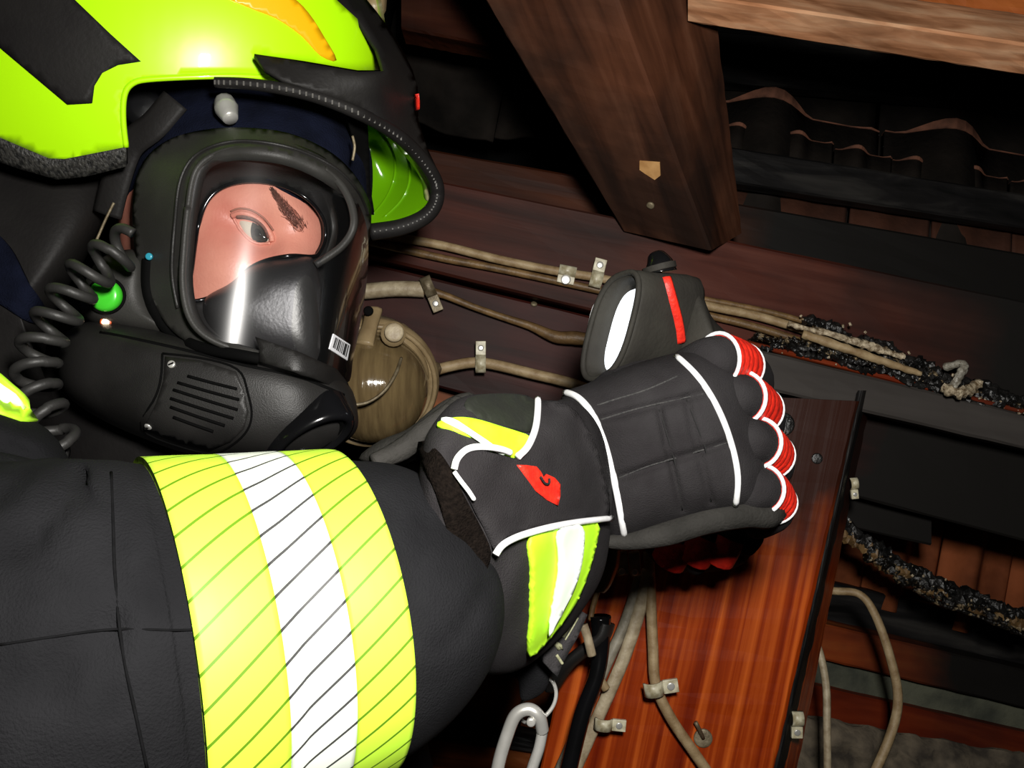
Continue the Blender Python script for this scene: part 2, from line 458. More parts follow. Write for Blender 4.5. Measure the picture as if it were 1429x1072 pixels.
M['lampbody'] = pm('lamp_body', (.30, .22, .115), (.20, .14, .07), 40, .42, .2, 200, coat=.15)
M['lampglass'] = pm('lamp_dusty_glass', (.17, .12, .055), (.11, .075, .035), 30, .12, .25, 90, stretch=(6, 1, .7), coat=.7)
M['tile'] = pm('clay_tile_sooty', (.030, .024, .020), (.008, .007, .006), 9, .8, .5, 90, spec=.1)
M['tileo'] = pm('clay_tile_orange', (.33, .095, .035), (.10, .028, .012), 9, .8, .5, 80, spec=.1)
M['lip'] = pm('clay_tile_edge', (.36, .15, .09), (.10, .045, .03), 25, .7)
M['wool'] = pm('mineral_wool', (.20, .16, .11), (.05, .04, .03), 30, .95, 1, 120)
M['greenwool'] = pm('green_board', (.12, .125, .085), (.05, .055, .04), 25, .8, .8, 90)
M['chip'] = pm('wood_chip', (.75, .42, .16), (.5, .25, .08), 60, .8)
W_post = wood('post_wood', (.20, .018, .002), (.36, .045, .006), (.56, .10, .016), .32, None, 38, 2.0, .35, coat=.25)
W_post = wood('post_wood', (.15, .010, .001), (.32, .038, .003), (.66, .13, .016), .36, (.21, .09), 95, 1.3, .35, coat=.12, sootmix=.0, char_col=(.032, .009, .005))
W_raft = wood('rafter_wood', (.035, .012, .006), (.10, .036, .018), (.17, .070, .038), .6, None, 40, 4, .6, sootmix=.75, soot_scale=6)
W_purl = wood('purlin_wood', (.030, .007, .004), (.072, .018, .011), (.115, .036, .023), .55, (.70, .92), 40, 3, .6, sootmix=.55, soot_scale=4)
W_low = wood('lower_wood', (.018, .003, .002), (.04, .007, .005), (.07, .02, .015), .5, (.62, .75), 36, 3, .6, sootmix=.5, soot_scale=6)
W_top = wood('top_wood', (.30, .12, .05), (.55, .26, .13), (.80, .48, .28), .75, None, 60, 12, .8, sootmix=.35, soot_scale=9)
W_back = wood('back_wood', (.02, .005, .002), (.05, .012, .005), (.08, .024, .01), .6, None, 24, 3, .5, sootmix=.4)
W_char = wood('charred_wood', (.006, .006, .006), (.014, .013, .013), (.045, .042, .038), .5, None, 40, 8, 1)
W_rail = wood('rail_wood', (.034, .030, .027), (.052, .046, .042), (.066, .059, .053), .55, None, 30, 2, .4)
W_oran = wood('orange_wood', (.16, .035, .008), (.34, .085, .018), (.55, .17, .04), .55, None, 24, 3, .5, sootmix=.35)
W_red = wood('red_wood', (.08, .009, .003), (.17, .022, .006), (.28, .05, .012), .5, (.3, .6), 24, 3, .5, sootmix=.35)

def glass_mat():
    m = bpy.data.materials.new('visor_glass'); m.use_nodes = True; nt = m.node_tree; nt.nodes.clear()
    out = nd(nt, 'ShaderNodeOutputMaterial'); mix = nd(nt, 'ShaderNodeMixShader'); tr = nd(nt, 'ShaderNodeBsdfTransparent'); gl = nd(nt, 'ShaderNodeBsdfGlossy')
    g2 = nd(nt, 'ShaderNodeBsdfGlossy'); g2.inputs['Roughness'].default_value = .22; gm = nd(nt, 'ShaderNodeMixShader'); gm.inputs[0].default_value = .5
    nt.links.new(gl.outputs[0], gm.inputs[1]); nt.links.new(g2.outputs[0], gm.inputs[2])
    tr.inputs[0].default_value = (.93, .93, .95, 1); gl.inputs['Roughness'].default_value = .05
    fr = nd(nt, 'ShaderNodeFresnel'); fr.inputs[0].default_value = 1.5
    nt.links.new(fr.outputs[0], mix.inputs[0]); nt.links.new(tr.outputs[0], mix.inputs[1]); nt.links.new(gm.outputs[0], mix.inputs[2]); nt.links.new(mix.outputs[0], out.inputs[0])
    return m
M['glass'] = glass_mat()
def band_mat(name, base, line, period=.0128, slope=.66, lw=.11):
    """printed segments: dark thin slanted lines in UV metres"""
    m = bpy.data.materials.new(name); m.use_nodes = True; nt = m.node_tree; b = nt.nodes['Principled BSDF']; L = nt.links.new
    uv = nd(nt, 'ShaderNodeUVMap'); sp = nd(nt, 'ShaderNodeSeparateXYZ'); L(uv.outputs[0], sp.inputs[0])
    a = nd(nt, 'ShaderNodeMath', operation='MULTIPLY_ADD'); a.inputs[1].default_value = slope; L(sp.outputs[0], a.inputs[0]); L(sp.outputs[1], a.inputs[2])
    c = nd(nt, 'ShaderNodeMath', operation='DIVIDE'); c.inputs[1].default_value = period; L(a.outputs[0], c.inputs[0])
    f = nd(nt, 'ShaderNodeMath', operation='FRACT'); L(c.outputs[0], f.inputs[0])
    g = nd(nt, 'ShaderNodeMath', operation='LESS_THAN'); g.inputs[1].default_value = lw; L(f.outputs[0], g.inputs[0])
    mx = nd(nt, 'ShaderNodeMix', data_type='RGBA'); L(g.outputs[0], mx.inputs[0]); mx.inputs[6].default_value = (*base, 1); mx.inputs[7].default_value = (*line, 1)
    L(mx.outputs[2], b.inputs['Base Color']); b.inputs['Roughness'].default_value = .55
    bp = nd(nt, 'ShaderNodeBump', Strength=.5, Distance=.001); bp.invert = True; L(g.outputs[0], bp.inputs['Height']); L(bp.outputs[0], b.inputs['Normal'])
    return m
M['bandy'] = band_mat('band_yellow', (.60, .98, .06), (.10, .22, .005))
M['bandw'] = band_mat('band_silver', (.86, .93, .80), (.05, .05, .05))

# ================================================================== SETTING: timbers, roof tiles
WB = mk('wall_back', *box_geo(Vector((.1, 2.1, 1.6)), Vector((2.2, 0, 0)), Vector((0, .02, 0)), Vector((0, 0, 1.6))), pm('roof_felt', (.006, .006, .006), (.003, .003, .003), 12, .9, .5, 60, spec=.1), smooth=False); WB['kind'] = 'structure'; WB['label'] = 'black roof felt behind the tiles'
purlin = bar('trim_1', 380, 205, 325, 1750, 485, 660, 1.10, 1.10, .10, W_purl, kind='structure', label='sooty reddish timber purlin carrying the cables')
bar('trim_2', 380, 335, 480, 1750, 662, 840, 1.135, 1.135, .08, W_low, kind='structure', label='dark red lower timber charred black at right')
bar('trim_3', 1010, 476, 530, 1750, 655, 700, 1.045, 1.045, .05, W_rail, kind='structure', label='grey charred rail under the burnt cables')
bar('trim_22', 1030, 471, 479, 1750, 650, 659, 1.05, 1.05, .04, W_red, kind='structure', label='thin red edge strip above the grey rail')
bar('trim_4', 380, 482, 560, 1300, 716, 762, 1.19, 1.19, .06, wood('e_wood', (.12, .03, .008), (.26, .075, .02), (.40, .13, .04), .5, (.5, .72), 24, 3, .5, sootmix=.45), kind='structure', label='orange brown plank below the dark timber')
bar('trim_5', 380, 170, 235, 1750, 410, 480, 1.30, 1.30, .08, wood('b_wood', (.025, .006, .002), (.06, .016, .006), (.1, .03, .012), .5, (.55, .75), 24, 3, .5, sootmix=.3), kind='structure', label='brown wall plate behind the purlin')
# upper diagonal rafter (comes down towards the purlin)
A = [P(630, -75, .86), P(833, -75, .83), P(990, -75, .93), P(800, -75, 1.0)]
B = [P(868, 322, 1.09), P(992, 350, 1.05), P(1036, 325, 1.15), P(930, 300, 1.2)]
hexa('trim_6', A, B, W_raft, kind='structure', label='thick brown rafter coming down to the purlin', nx=30)
# top right timber, two faces
A = [P(960, -42, .94), P(960, -8, .90), P(960, 32, .935), P(960, -20, .99)]
B = [P(1500, 28, .90), P(1500, 72, .86), P(1500, 118, .895), P(1500, 50, .95)]
hexa('trim_7', A, B, W_top, kind='structure', label='pale bright timber across the top right corner')
bar('trim_8', 1280, -40, 5, 1560, -5, 45, .93, .9, .04, W_oran, kind='structure', label='orange red plank above the pale timber')
bar('trim_9', 560, -60, 40, 760, -30, 78, 1.30, 1.30, .06, W_back, kind='structure', label='dim brown plank left of the rafter')
# dark battens in front of the tiles
bar('trim_10', 960, 195, 245, 1600, 298, 345, 1.42, 1.42, .04, W_char, kind='structure', label='black batten across the upper tiles')
bar('trim_11', 960, 300, 350, 1600, 400, 470, 1.36, 1.36, .05, W_char, kind='structure', label='black batten just above the purlin')
bar('trim_12', 960, 40, 110, 1600, 90, 165, 1.62, 1.62, .04, W_char, kind='structure', label='black batten under the pale timber')
# brown post, slanting
A = [P(872, 545, 1.03), P(1198, 560, 1.01), P(1215, 560, 1.10), P(900, 545, 1.12)]
B = [P(735, 1150, 1.0), P(1060, 1150, .98), P(1098, 1150, 1.07), P(780, 1150, 1.09)]
post = hexa('trim_13', [A[0], A[1], A[2], A[3]], [B[0], B[1], B[2], B[3]], W_post, kind='structure', label='glossy red brown strut with charred top', nx=40)
hexa('trim_21', [P(1197, 545, 1.015), P(1206, 545, 1.015), P(1216, 545, 1.12), P(1200, 545, 1.12)], [P(1059, 1150, .985), P(1068, 1150, .985), P(1096, 1150, 1.09), P(1070, 1150, 1.09)], W_char, kind='structure', label='dark strip standing in for shade on the right side of the strut', nx=40)  # thin dark strip added over the strut's side face as its shade
# lower right timbers
bar('trim_14', 1080, 855, 905, 1560, 965, 1020, 1.40, 1.40, .05, wood('l1', (.14, .02, .005), (.30, .055, .012), (.46, .14, .03), .5, (.05, .32), 22, 3, .5, sootmix=.5), kind='structure', label='orange lit batten at lower right')
bar('trim_15', 1060, 892, 948, 1560, 1020, 1072, 1.43, 1.43, .05, M['greenwool'], kind='structure', label='grey green dusty board at lower right')
bar('trim_16', 1060, 940, 985, 1560, 1052, 1100, 1.41, 1.41, .05, W_red, kind='structure', label='dark red batten at lower right')
bar('trim_17', 1100, 800, 862, 1560, 900, 965, 1.46, 1.46, .05, W_char, kind='structure', label='charred batten under the lower tiles')
# lower left timbers behind sleeve
bar('trim_18', 430, 985, 1003, 790, 1040, 1060, 1.33, 1.33, .05, W_char, kind='structure', label='black batten below left tiles')
bar('trim_19', 430, 1003, 1040, 790, 1058, 1092, 1.34, 1.34, .05, W_oran, kind='structure', label='orange brown batten left of the strut')
bar('trim_20', 430, 1048, 1110, 790, 1095, 1160, 1.30, 1.30, .05, W_oran, kind='structure', label='orange brown lowest batten')

# tiles
tile_group = {}
def tile_geo(width, length, th=.010, hump=.03, n=18):
    """corrugated clay tile: x across, z down, y depth (towards viewer negative)"""
    V = []; Fc = []; lip = []
    prof = []
    for i in range(n+1):
        u = i/n; x = (u-.5)*width
        h = hump*max(0, math.sin(math.pi*min(1, max(0, (u-.08)/.52))))**1.3
        h += .006*math.exp(-((u-.93)/.04)**2)
        prof.append((x, -h*.0+h))
    for z in (0, -length):
        for (x, h) in prof: V.append(Vector((x, -h, z)))
        for (x, h) in prof: V.append(Vector((x, -h+th, z)))
    m = n+1
    for i in range(n):
        Fc.append((i, i+1, 2*m+i+1, 2*m+i)); Fc.append((m+i, 3*m+i, 3*m+i+1, m+i+1))
        Fc.append((i, m+i, m+i+1, i+1)); Fc.append((2*m+i, 2*m+i+1, 3*m+i+1, 3*m+i))
    Fc.append((0, 2*m, 3*m, m)); Fc.append((n, m+n, 3*m+n, 2*m+n))
    # raised lip along the top end
    for i in range(n):
        pass
    return V, Fc, prof
def tile_row(name_root, x0, y0, x1, y1, d, count, length, hump, m, mlip, lipw=.006, lean=0.0, pitchup=.25):
    """tiles from px (x0,y0) to (x1,y1) at depth d hanging from the line"""
    a = P(x0, y0, d); b = P(x1, y1, d); wdt = (b-a).length/count
    V, Fc, prof = tile_geo(wdt*.97, length, hump=hump)
    me = bpy.data.meshes.new('roof_tile'); me.from_pydata(V, [], Fc); me.update(); me.polygons.foreach_set('use_smooth', [True]*len(me.polygons)); me.materials.append(m)
    th = .010; LV = []; LF = []; lw0 = lipw
    for (x, h) in prof:
        lipw = lw0*(.15+2.4*min(1, h/hump)); LV += [Vector((x, -h-.002, lipw)), Vector((x, -h+th+.002, lipw)), Vector((x, -h+th+.002, -lipw)), Vector((x, -h-.002, -lipw))]
    for i in range(len(prof)-1):
        for j in range(4): LF.append((i*4+j, i*4+(j+1) % 4, (i+1)*4+(j+1) % 4, (i+1)*4+j))
    LF += [(3, 2, 1, 0), tuple(len(LV)-4+j for j in range(4))]
    ml = bpy.data.meshes.new('tile_lip'); ml.from_pydata(LV, [], LF); ml.update(); ml.materials.append(mlip)
    X = (b-a).normalized(); Zd = Vector((lean, pitchup, 1)); Zd = (Zd-X*Zd.dot(X)).normalized(); Y = Zd.cross(X)
    R = Matrix((X, Y, Zd)).transposed().to_4x4()
    for i in range(count):
        o = bpy.data.objects.new('roof_tile', me); COL.objects.link(o); o.parent = ROOF
        c = a.lerp(b, (i+.5)/count)+Vector((0, random.uniform(-.004, .004), random.uniform(-.004, .004)))
        o.matrix_basis = Matrix.Translation(c-ROOF.location) @ R @ Matrix.Rotation(random.uniform(-.02, .02), 4, 'Y')
        l = bpy.data.objects.new('tile_lip', ml); COL.objects.link(l); l.parent = o
ROOF = bpy.data.objects.new('ceiling', None); COL.objects.link(ROOF); ROOF.location = P(1250, 300, 1.7); ROOF['kind'] = 'structure'; ROOF['label'] = 'underside of the sooty clay tile roof'
tile_row('r', 985, 138, 1720, 272, 1.60, 3, .26, .050, M['tile'], M['lip'], .004, pitchup=.35)
tile_row('r', 985, 60, 1720, 190, 1.72, 3, .30, .034, M['tile'], M['lip'], .003, pitchup=.2)
tile_row('r', 1000, 176, 1735, 310, 1.56, 9, .10, .018, M['tile'], M['lip'], .0012, pitchup=.3)
M['tiled'] = pm('clay_tile_brown', (.10, .035, .018), (.03, .014, .010), 9, .7, .5, 80)
tile_row('r', 960, 238, 1640, 345, 1.50, 6, .13, .008, M['tiled'], M['tile'], .003, pitchup=.2)
tile_row('r', 1130, 660, 1620, 770, 1.50, 5, .19, .034, M['tileo'], M['tileo'], .003, lean=.38, pitchup=.1)
tile_row('r', 520, 915, 840, 960, 1.42, 3, .10, .024, M['tileo'], M['tileo'], .003, lean=.1, pitchup=.1)
tile_row('r', 560, -40, 900, 20, 1.7, 2, .3, .03, M['tile'], M['tile'], .003)

# mineral wool clump at lower right
def lump(name, x0, y0, x1, y1, d, m, amp=.03, nx=44, ny=16, **k):
    rnd = random.Random(3); V = []; Fc = []
    import mathutils.noise as mn
    for s in (0, 1):
        for j in range(ny+1):
            for i in range(nx+1):
                u = i/nx; v = j/ny; x = x0+(x1-x0)*u; y = y0+(y1-y0)*v+(x-x0)*.20
                p = P(x, y, d); e = math.sin(math.pi*min(1, max(0, v*1.0)))**.5*math.sin(math.pi*u)**.3
                nn = mn.fractal(p*26, .8, 2, 4)
                if j == 0: y += nn*16; 
                q = P(x, y, d); q.y += (-1 if s == 0 else 1)*(amp*e)+(nn*amp*.7 if s == 0 else 0); q.z += nn*.006
                V.append(q)
        o = s*(nx+1)*(ny+1)
        for j in range(ny):
            for i in range(nx):
                a = o+j*(nx+1)+i; Fc.append((a, a+1, a+nx+2, a+nx+1))
    return mk(name, V, Fc, m)
o = lump('mineral_wool', 1075, 985, 1500, 1110, 1.36, M['wool']); tag(o, 'grey brown mineral wool stuffed below the red batten at lower right', 'insulation', kind='stuff')

# ---- wood chip wound and nail on the rafter
RB = BVHTree.FromPolygons(*WORLD['trim_6'])
o = patch('splintered_spot', RB, [(893, 224), (921, 226), (922, 244), (914, 250), (900, 241), (893, 236)], M['chip'], None, .0015, .003, 6, smooth=False); tag(o, 'pale splintered wood spot low on the brown rafter', 'wood chip')
def nail(x, y, tree, r, label, m):
    c, n = cast(tree, x, y, .001); g = join(disc_geo(c, n, r, .0015, 14), tube_geo([c-n*.01, c+n*.001], r*.4, 8))
    o = mk('nail', g[0], g[1], m); tag(o, label, 'nail', 'nails and screws in the timbers'); return o
nail(908, 286, RB, .0045, 'dull nail head below the splintered spot on the rafter', M['dull'])
PB = BVHTree.FromPolygons(*WORLD['trim_13'])
UB = BVHTree.FromPolygons(*WORLD['trim_1'])
LB = BVHTree.FromPolygons(*WORLD['trim_2'])
for (x, y, lab) in ((1182, 326, 'tiny bright nail tip on the brown tiles, left of two'), (1288, 346, 'tiny bright nail tip on the brown tiles, right of two')):
    o = mk('nail', *tube_geo([P(x, y, 1.50), P(x, y, 1.455)], .0022, 8), M['clip']); tag(o, lab, 'nail', 'nails and screws in the timbers')
# bent nail and washer-like scar on post
c, n = cast(PB, 981, 1030, .001)
o = mk('nail', *join(disc_geo(c, n, .010, .0015, 18), tube_geo([c+n*.001, c+n*.008+Vector((-.006, 0, .014)), c+n*.010+Vector((-.009, 0, .020))], .0022, 8)), M['dull']); tag(o, 'bent flattened nail on the red brown strut', 'nail', 'nails and screws in the timbers')
# knots of the strut
for i, (x, y, r) in enumerate(((1092, 592, .013), (1140, 640, .006))):
    c, n = cast(PB, x, y, .0005); o = mk('knot', *disc_geo(c, n, r, .0012, 20), M['soot']); tag(o, ('large black wood knot near the charred top of the strut', 'small black wood knot on the upper strut')[i], 'wood knot')

# ---- cables on the purlin
def cable(pts, r, m, label, cat='cable', name='cable', n=10, jitter=0, group='cables', k=8, flat=1):
    o = tube(name, [tuple(P(*p)) for p in pts], r, m, None, n=n, k=k, jitter=jitter, flat=flat); tag(o, label, cat, group); return o
cable([(430, 308, 1.085), (520, 326, 1.085), (610, 341, 1.085), (700, 363, 1.085), (780, 379, 1.085), (850, 391, 1.085), (975, 424, 1.085), (1060, 442, 1.085), (1150, 470, 1.08), (1230, 500, 1.08)], .0052, M['cable'], 'upper cream cable along the purlin beside the helmet')
cable([(430, 318, 1.088), (540, 343, 1.088), (620, 361, 1.088), (700, 376, 1.088), (840, 406, 1.088), (975, 437, 1.088), (1060, 458, 1.085), (1150, 487, 1.08), (1210, 505, 1.08)], .0045, M['cable_d'], 'thin brown cable just below the upper cream one')
cable([(975, 416, 1.09), (1080, 437, 1.09), (1160, 462, 1.088), (1240, 495, 1.085), (1310, 520, 1.08)], .0035, M['cable_d'], 'narrow brown cable on top of the bundle right of the device')
cable([(440, 408, 1.12), (500, 407, 1.118), (550, 403, 1.118), (592, 404, 1.118)], .0098, M['cable_l'], 'thick cream conduit ending at a clip above the lamp', 'conduit', 'conduit')
cable([(590, 404, 1.115), (620, 412, 1.115), (660, 428, 1.117), (700, 442, 1.118), (740, 455, 1.118), (775, 470, 1.115), (805, 472, 1.112), (840, 478, 1.11), (900, 500, 1.11)], [.006, .0045, .004, .0042, .005, .0075, .0085, .006, .005], M['cable_d'], 'brown stained cable sagging from the conduit to the device')
cable([(598, 520, 1.10), (625, 512, 1.10), (660, 506, 1.105), (690, 509, 1.11), (740, 521, 1.11), (800, 536, 1.11), (860, 560, 1.11)], .0066, M['cable'], 'cream cable running from the lamp towards the glove')
def clip(x, y, d, w, h, rot, label, m=None):
    c = P(x, y, d); u = Vector((math.cos(rot), 0, math.sin(rot))); v = Vector((-math.sin(rot), 0, math.cos(rot)))
    root = thing('cable_clip', label, 'cable clip', c+Vector((0, .008, 0)), 'cable clips')
    # saddle: arched band plus screw foot
    arch = []
    for i in range(9):
        a = math.pi*i/8; arch.append(c+v*math.cos(a)*h+Vector((0, -1, 0))*math.sin(a)*h*.9)
    V = []; Fc = []
    for k_ in (1, .78):
        for p in arch:
            q = c+(p-c)*k_; V += [q-u*w, q+u*w]
    for i in range(8):
        a = 2*i; Fc += [(a, a+1, a+3, a+2), (18+a, 18+a+2, 18+a+3, 18+a+1), (a, a+2, 18+a+2, 18+a), (a+1, 18+a+1, 18+a+3, a+3)]
    Fc += [(0, 18, 19, 1), (16, 17, 35, 34)]
    mk('saddle', V, Fc, m or M['clip'], root)
    f = c-v*h*1.7; g = box_geo(f, u*w, v*h*.75, Vector((0, .002, 0))); bevel(mk('foot', *g, m or M['clip'], root, smooth=False), .0006)
    mk('screw', *disc_geo(f+Vector((0, -.002, 0)), Vector((0, -1, 0)), w*.6, .001, 12), M['steel'], root)
clip(598, 400, 1.112, .0065, .013, -2.75+math.pi, 'clip holding the thick cream conduit above the lamp', M['dull'])
clip(832, 390, 1.078, .007, .010, -.25+math.pi, 'clip on the upper cream cable beside the held device', M['clip'])
clip(792, 378, 1.080, .010, .0062, -.2, 'pale splice clamp on the upper cream cable left of the device', M['clip'])
clip(671, 508, 1.10, .006, .011, math.pi, 'clip on the cream cable between lamp and glove', M['clip'])
nail(745, 425, LB, .004, 'small dull screw in the dark timber left of the device', M['dull'])

# ---- burnt cable run at right
def burnt(name, pts, r, count, spread, label, mats, jit=.28, seed=1):
    rnd = random.Random(seed); path = catmull([tuple(P(*p)) for p in pts], 26)
    gs = {}
    for s in range(count):
        off = Vector((0, rnd.uniform(-.4, .4)*spread, rnd.uniform(-1, 1)*spread)); ph = rnd.uniform(0, 6)
        sub = []; i0 = rnd.randint(0, len(path)//3) if s else 0; i1 = len(path)-rnd.randint(0, len(path)//4) if s else len(path)
        for i in range(i0, i1):
            wv = Vector((rnd.uniform(-.001, .001), math.sin(i*.31+ph)*spread*.3+rnd.uniform(-.0015, .0015), math.cos(i*.23+ph)*spread*.4+rnd.uniform(-.0018, .0018)))
            sub.append(path[i]+off+wv)
        rr = [r*rnd.uniform(.55, 1.3) for _ in sub]
        g = tube_geo(sub, rr, 7, jitter=jit); mi = s % len(mats); gs.setdefault(mi, []).append(g)
    return gs, path
def burnt_thing(name, pts, r, count, spread, label, mats, cat='cable', crumbs=160, cs=.0022, seed=1):
    gs, path = burnt(name, pts, r, count, spread, label, mats, seed=seed)
    root = thing(name, label, cat, path[len(path)//2], None)
    for mi, lst in gs.items():
        for g in lst: mk('strand', g[0], g[1], mats[mi], root, smooth=False)
    rnd = random.Random(seed+9); gg = []
    for _ in range(crumbs):
        p = path[rnd.randrange(len(path))]+Vector((rnd.uniform(-.01, .01), -r-rnd.uniform(0, spread*.5), rnd.gauss(0, spread*.8)))
        s = cs*rnd.uniform(.3, 1.2); a = Vector((rnd.uniform(-1, 1), rnd.uniform(-1, 1), rnd.uniform(-1, 1))).normalized()*s
        b = a.orthogonal().normalized()*s*.7; c = a.cross(b).normalized()*s*.6
        gg.append(box_geo(p, a, b, c))
    g = join(*gg); o = mk('ash_crumbs', g[0], g[1], M['ash'], root, smooth=False); o['kind'] = 'stuff'
burnt_thing('burnt_cable', [(1120, 458, 1.075), (1190, 485, 1.07), (1260, 510, 1.065), (1320, 540, 1.06), (1400, 562, 1.06), (1500, 585, 1.06)], .0052, 7, .012, 'crusty burnt cable bundle on the purlin at right', [M['soot'], M['crust'], M['soot']], crumbs=60, cs=.0016)
burnt_thing('burnt_cable', [(1030, 492, 1.06), (1060, 478, 1.055), (1110, 483, 1.05), (1180, 502, 1.05), (1250, 520, 1.05), (1330, 548, 1.05), (1480, 588, 1.05)], .0035, 3, .006, 'thin charred cable arching along the top of the grey rail', [M['soot'], M['crust']], crumbs=25, cs=.0014, seed=4)
burnt_thing('burnt_cable', [(1150, 715, 1.16), (1180, 742, 1.17), (1230, 778, 1.18), (1280, 808, 1.19), (1350, 838, 1.2), (1430, 868, 1.2), (1520, 890, 1.2)], .0065, 5, .009, 'sooty black cable drooping across the orange tiles', [M['soot'], M['crust'], M['soot'], M['cable_d']], crumbs=40, cs=.0015, seed=6)
cable([(1275, 822, 1.17), (1310, 842, 1.17), (1350, 855, 1.17), (1395, 872, 1.17), (1440, 892, 1.17)], .0028, M['crust'], 'thin ashy wire under the drooping black cable', n=7, jitter=.5, name='wire')
cable([(1120, 466, 1.045), (1190, 490, 1.04), (1240, 507, 1.04), (1285, 522, 1.04)], [.005, .005, .0045, .003], M['cable'], 'scorched tan cable remnant lying on the crusty bundle', jitter=.2)
cable([(1100, 452, 1.05), (1170, 470, 1.045), (1215, 484, 1.045), (1262, 498, 1.045)], [.003, .004, .005, .003], M['ash'], 'whitened blistered cable sheath above the tan remnant', jitter=.5, n=8)
# melted clamp at (1335,530)
c0 = P(1335, 528, 1.03); root = thing('melted_clamp', 'melted whitish cable clamp above the grey rail', 'cable clip', c0)
mk('bracket', *tube_geo(catmull([tuple(P(1318, 512, 1.045)), tuple(P(1345, 508, 1.03)), tuple(P(1338, 525, 1.025)), tuple(P(1330, 545, 1.03)), tuple(P(1345, 552, 1.04))], 6), .0045, 8, jitter=.3), pm('greasy_white', (.38, .36, .30), (.15, .13, .1), 200, .3, .6, 400), root)
mk('residue', *tube_geo(catmull([tuple(P(1318, 540, 1.03)), tuple(P(1335, 548, 1.02)), tuple(P(1352, 545, 1.03)), tuple(P(1365, 535, 1.04))], 6), .006, 8, jitter=.5), M['ash'], root)

# ---- cables in front of / on the strut and lower right
cable([(905, 795, .985), (893, 850, .985), (870, 920, .98), (835, 1000, .975), (795, 1090, .97)], .0070, M['cable_l'], 'pale flat cable clipped along the left of the strut', flat=.6)
cable([(895, 800, .99), (872, 870, .99), (845, 930, .985), (810, 1010, .98), (775, 1090, .975)], .0062, pm('cable_grey', (.33, .30, .23), (.18, .16, .12), 80, .5, .2), 'greyish cable beside the pale flat cable on the strut')
cable([(905, 770, .99), (908, 830, .985), (911, 900, .98), (915, 955, .975), (935, 1000, .972), (965, 1045, .97), (1000, 1095, .968)], .0058, M['cable'], 'cream cable curving down the middle of the strut')
cable([(1120, 822, 1.20), (1165, 825, 1.18), (1200, 830, 1.17), (1222, 860, 1.16), (1243, 920, 1.15), (1253, 975, 1.145), (1243, 1025, 1.14), (1215, 1090, 1.13)], [.005, .005, .0048, .0052, .0056, .0058, .006, .006], M['cable'], 'hanging cream cable bowing at lower right')
cable([(1132, 880, 1.13), (1145, 915, 1.12), (1153, 960, 1.11), (1154, 1010, 1.10), (1155, 1090, 1.09)], .0046, M['cable_l'], 'pale speckled cable hanging right beside the strut')
cable([(838, 860, .93), (838, 905, .93), (832, 945, .925), (812, 1000, .92), (790, 1090, .91)], [.011, .009, .008, .0085, .0085], M['gloss'], 'glossy black cable hanging left of the strut cables')
cable([(770, 960, .95), (790, 930, .94), (815, 908, .935), (840, 890, .93), (848, 870, .93)], .013, M['rub2'], 'black webbing crossing behind the hanging tag', 'strap', 'strap', flat=.5)
cable([(814, 872, .90), (820, 890, .90), (826, 915, .90)], .0045, M['cable_l'], 'short cream cable stub left of the strut')
cable([(828, 925, .96), (836, 945, .96), (846, 962, .96)], .0045, M['cable'], 'short cream cable piece below the black webbing')
clip(912, 961, .962, .007, .0105, math.pi/2+.15, 'white clip on the cream cable in the middle of the strut')
clip(842, 1010, .96, .006, .0095, math.pi/2-.1, 'white clip on the pale flat cable low on the strut')
clip(1112, 1003, 1.0, .006, .0085, .0, 'white clip on the right side of the strut near the bottom')
clip(1191, 675, 1.04, .004, .007, .1, 'small pale clip on the right edge of the strut')
# junction pieces seen under the glove
root = thing('cable_connector', 'tan rubber cable connector hanging below the glove cuff', 'connector', P(838, 800, .93))
tube('body', [tuple(P(850, 760, .93)), tuple(P(845, 785, .93)), tuple(P(838, 812, .93)), tuple(P(834, 824, .93))], [.012, .014, .011, .007], M['lampbody'], root)
tube('cord', [tuple(P(835, 822, .93)), tuple(P(828, 845, .93)), tuple(P(824, 865, .93))], .0028, M['cable_d'], root)
for (x, y, lab) in ((868, 785, 'left brass terminal under the glove palm'), (886, 786, 'right brass terminal under the glove palm')):
    root = thing('terminal', lab, 'terminal', P(x, y, .97), 'brass terminals')
    g = box_geo(P(x, y, .97), Vector((.0055, 0, .001)), Vector((0, .005, 0)), Vector((-.001, 0, .0125))); bevel(mk('block', *g, M['cable_l'], root, smooth=False), .0015)
    mk('screw', *disc_geo(P(x, y+13, .963), Vector((0, -1, .2)), .0035, .0015, 12), M['steel'], root)

# ---- bulkhead lamp
LC = P(520, 535, .98)
lamp = thing('bulkhead_lamp', 'round tan bulkhead lamp with dusty ribbed glass on the timber', 'lamp', LC)
n = Vector((.22, -.93, -.30)).normalized(); u = Vector((1, .2, 0)); u = (u-n*u.dot(n)).normalized(); v = n.cross(u)
def rev(cn, n, u, v, prof, seg=56, ex=1.0):
    V = []; Fc = []
    for (r, h) in prof:
        for j in range(seg):
            a = 2*math.pi*j/seg; V.append(cn+(u*math.cos(a)+v*math.sin(a)*ex)*r+n*h)
    for i in range(len(prof)-1):
        for j in range(seg): Fc.append((i*seg+j, i*seg+(j+1) % seg, (i+1)*seg+(j+1) % seg, (i+1)*seg+j))
    return V, Fc
mk('housing', *rev(LC, n, u, v, [(.001, -.05), (.055, -.05), (.066, -.035), (.070, -.005), (.070, .004), (.064, .010), (.058, .010), (.056, .004)]), M['lampbody'], lamp)
mk('glass_dome', *rev(LC, n, u, v, [(.057, .004), (.057, .018), (.054, .034), (.047, .050), (.035, .062), (.018, .070), (.0005, .072)]), M['lampglass'], lamp)
for sgn in (-1, 1):
    pass
t1 = bvh(bpy.data.objects['glass_dome'])
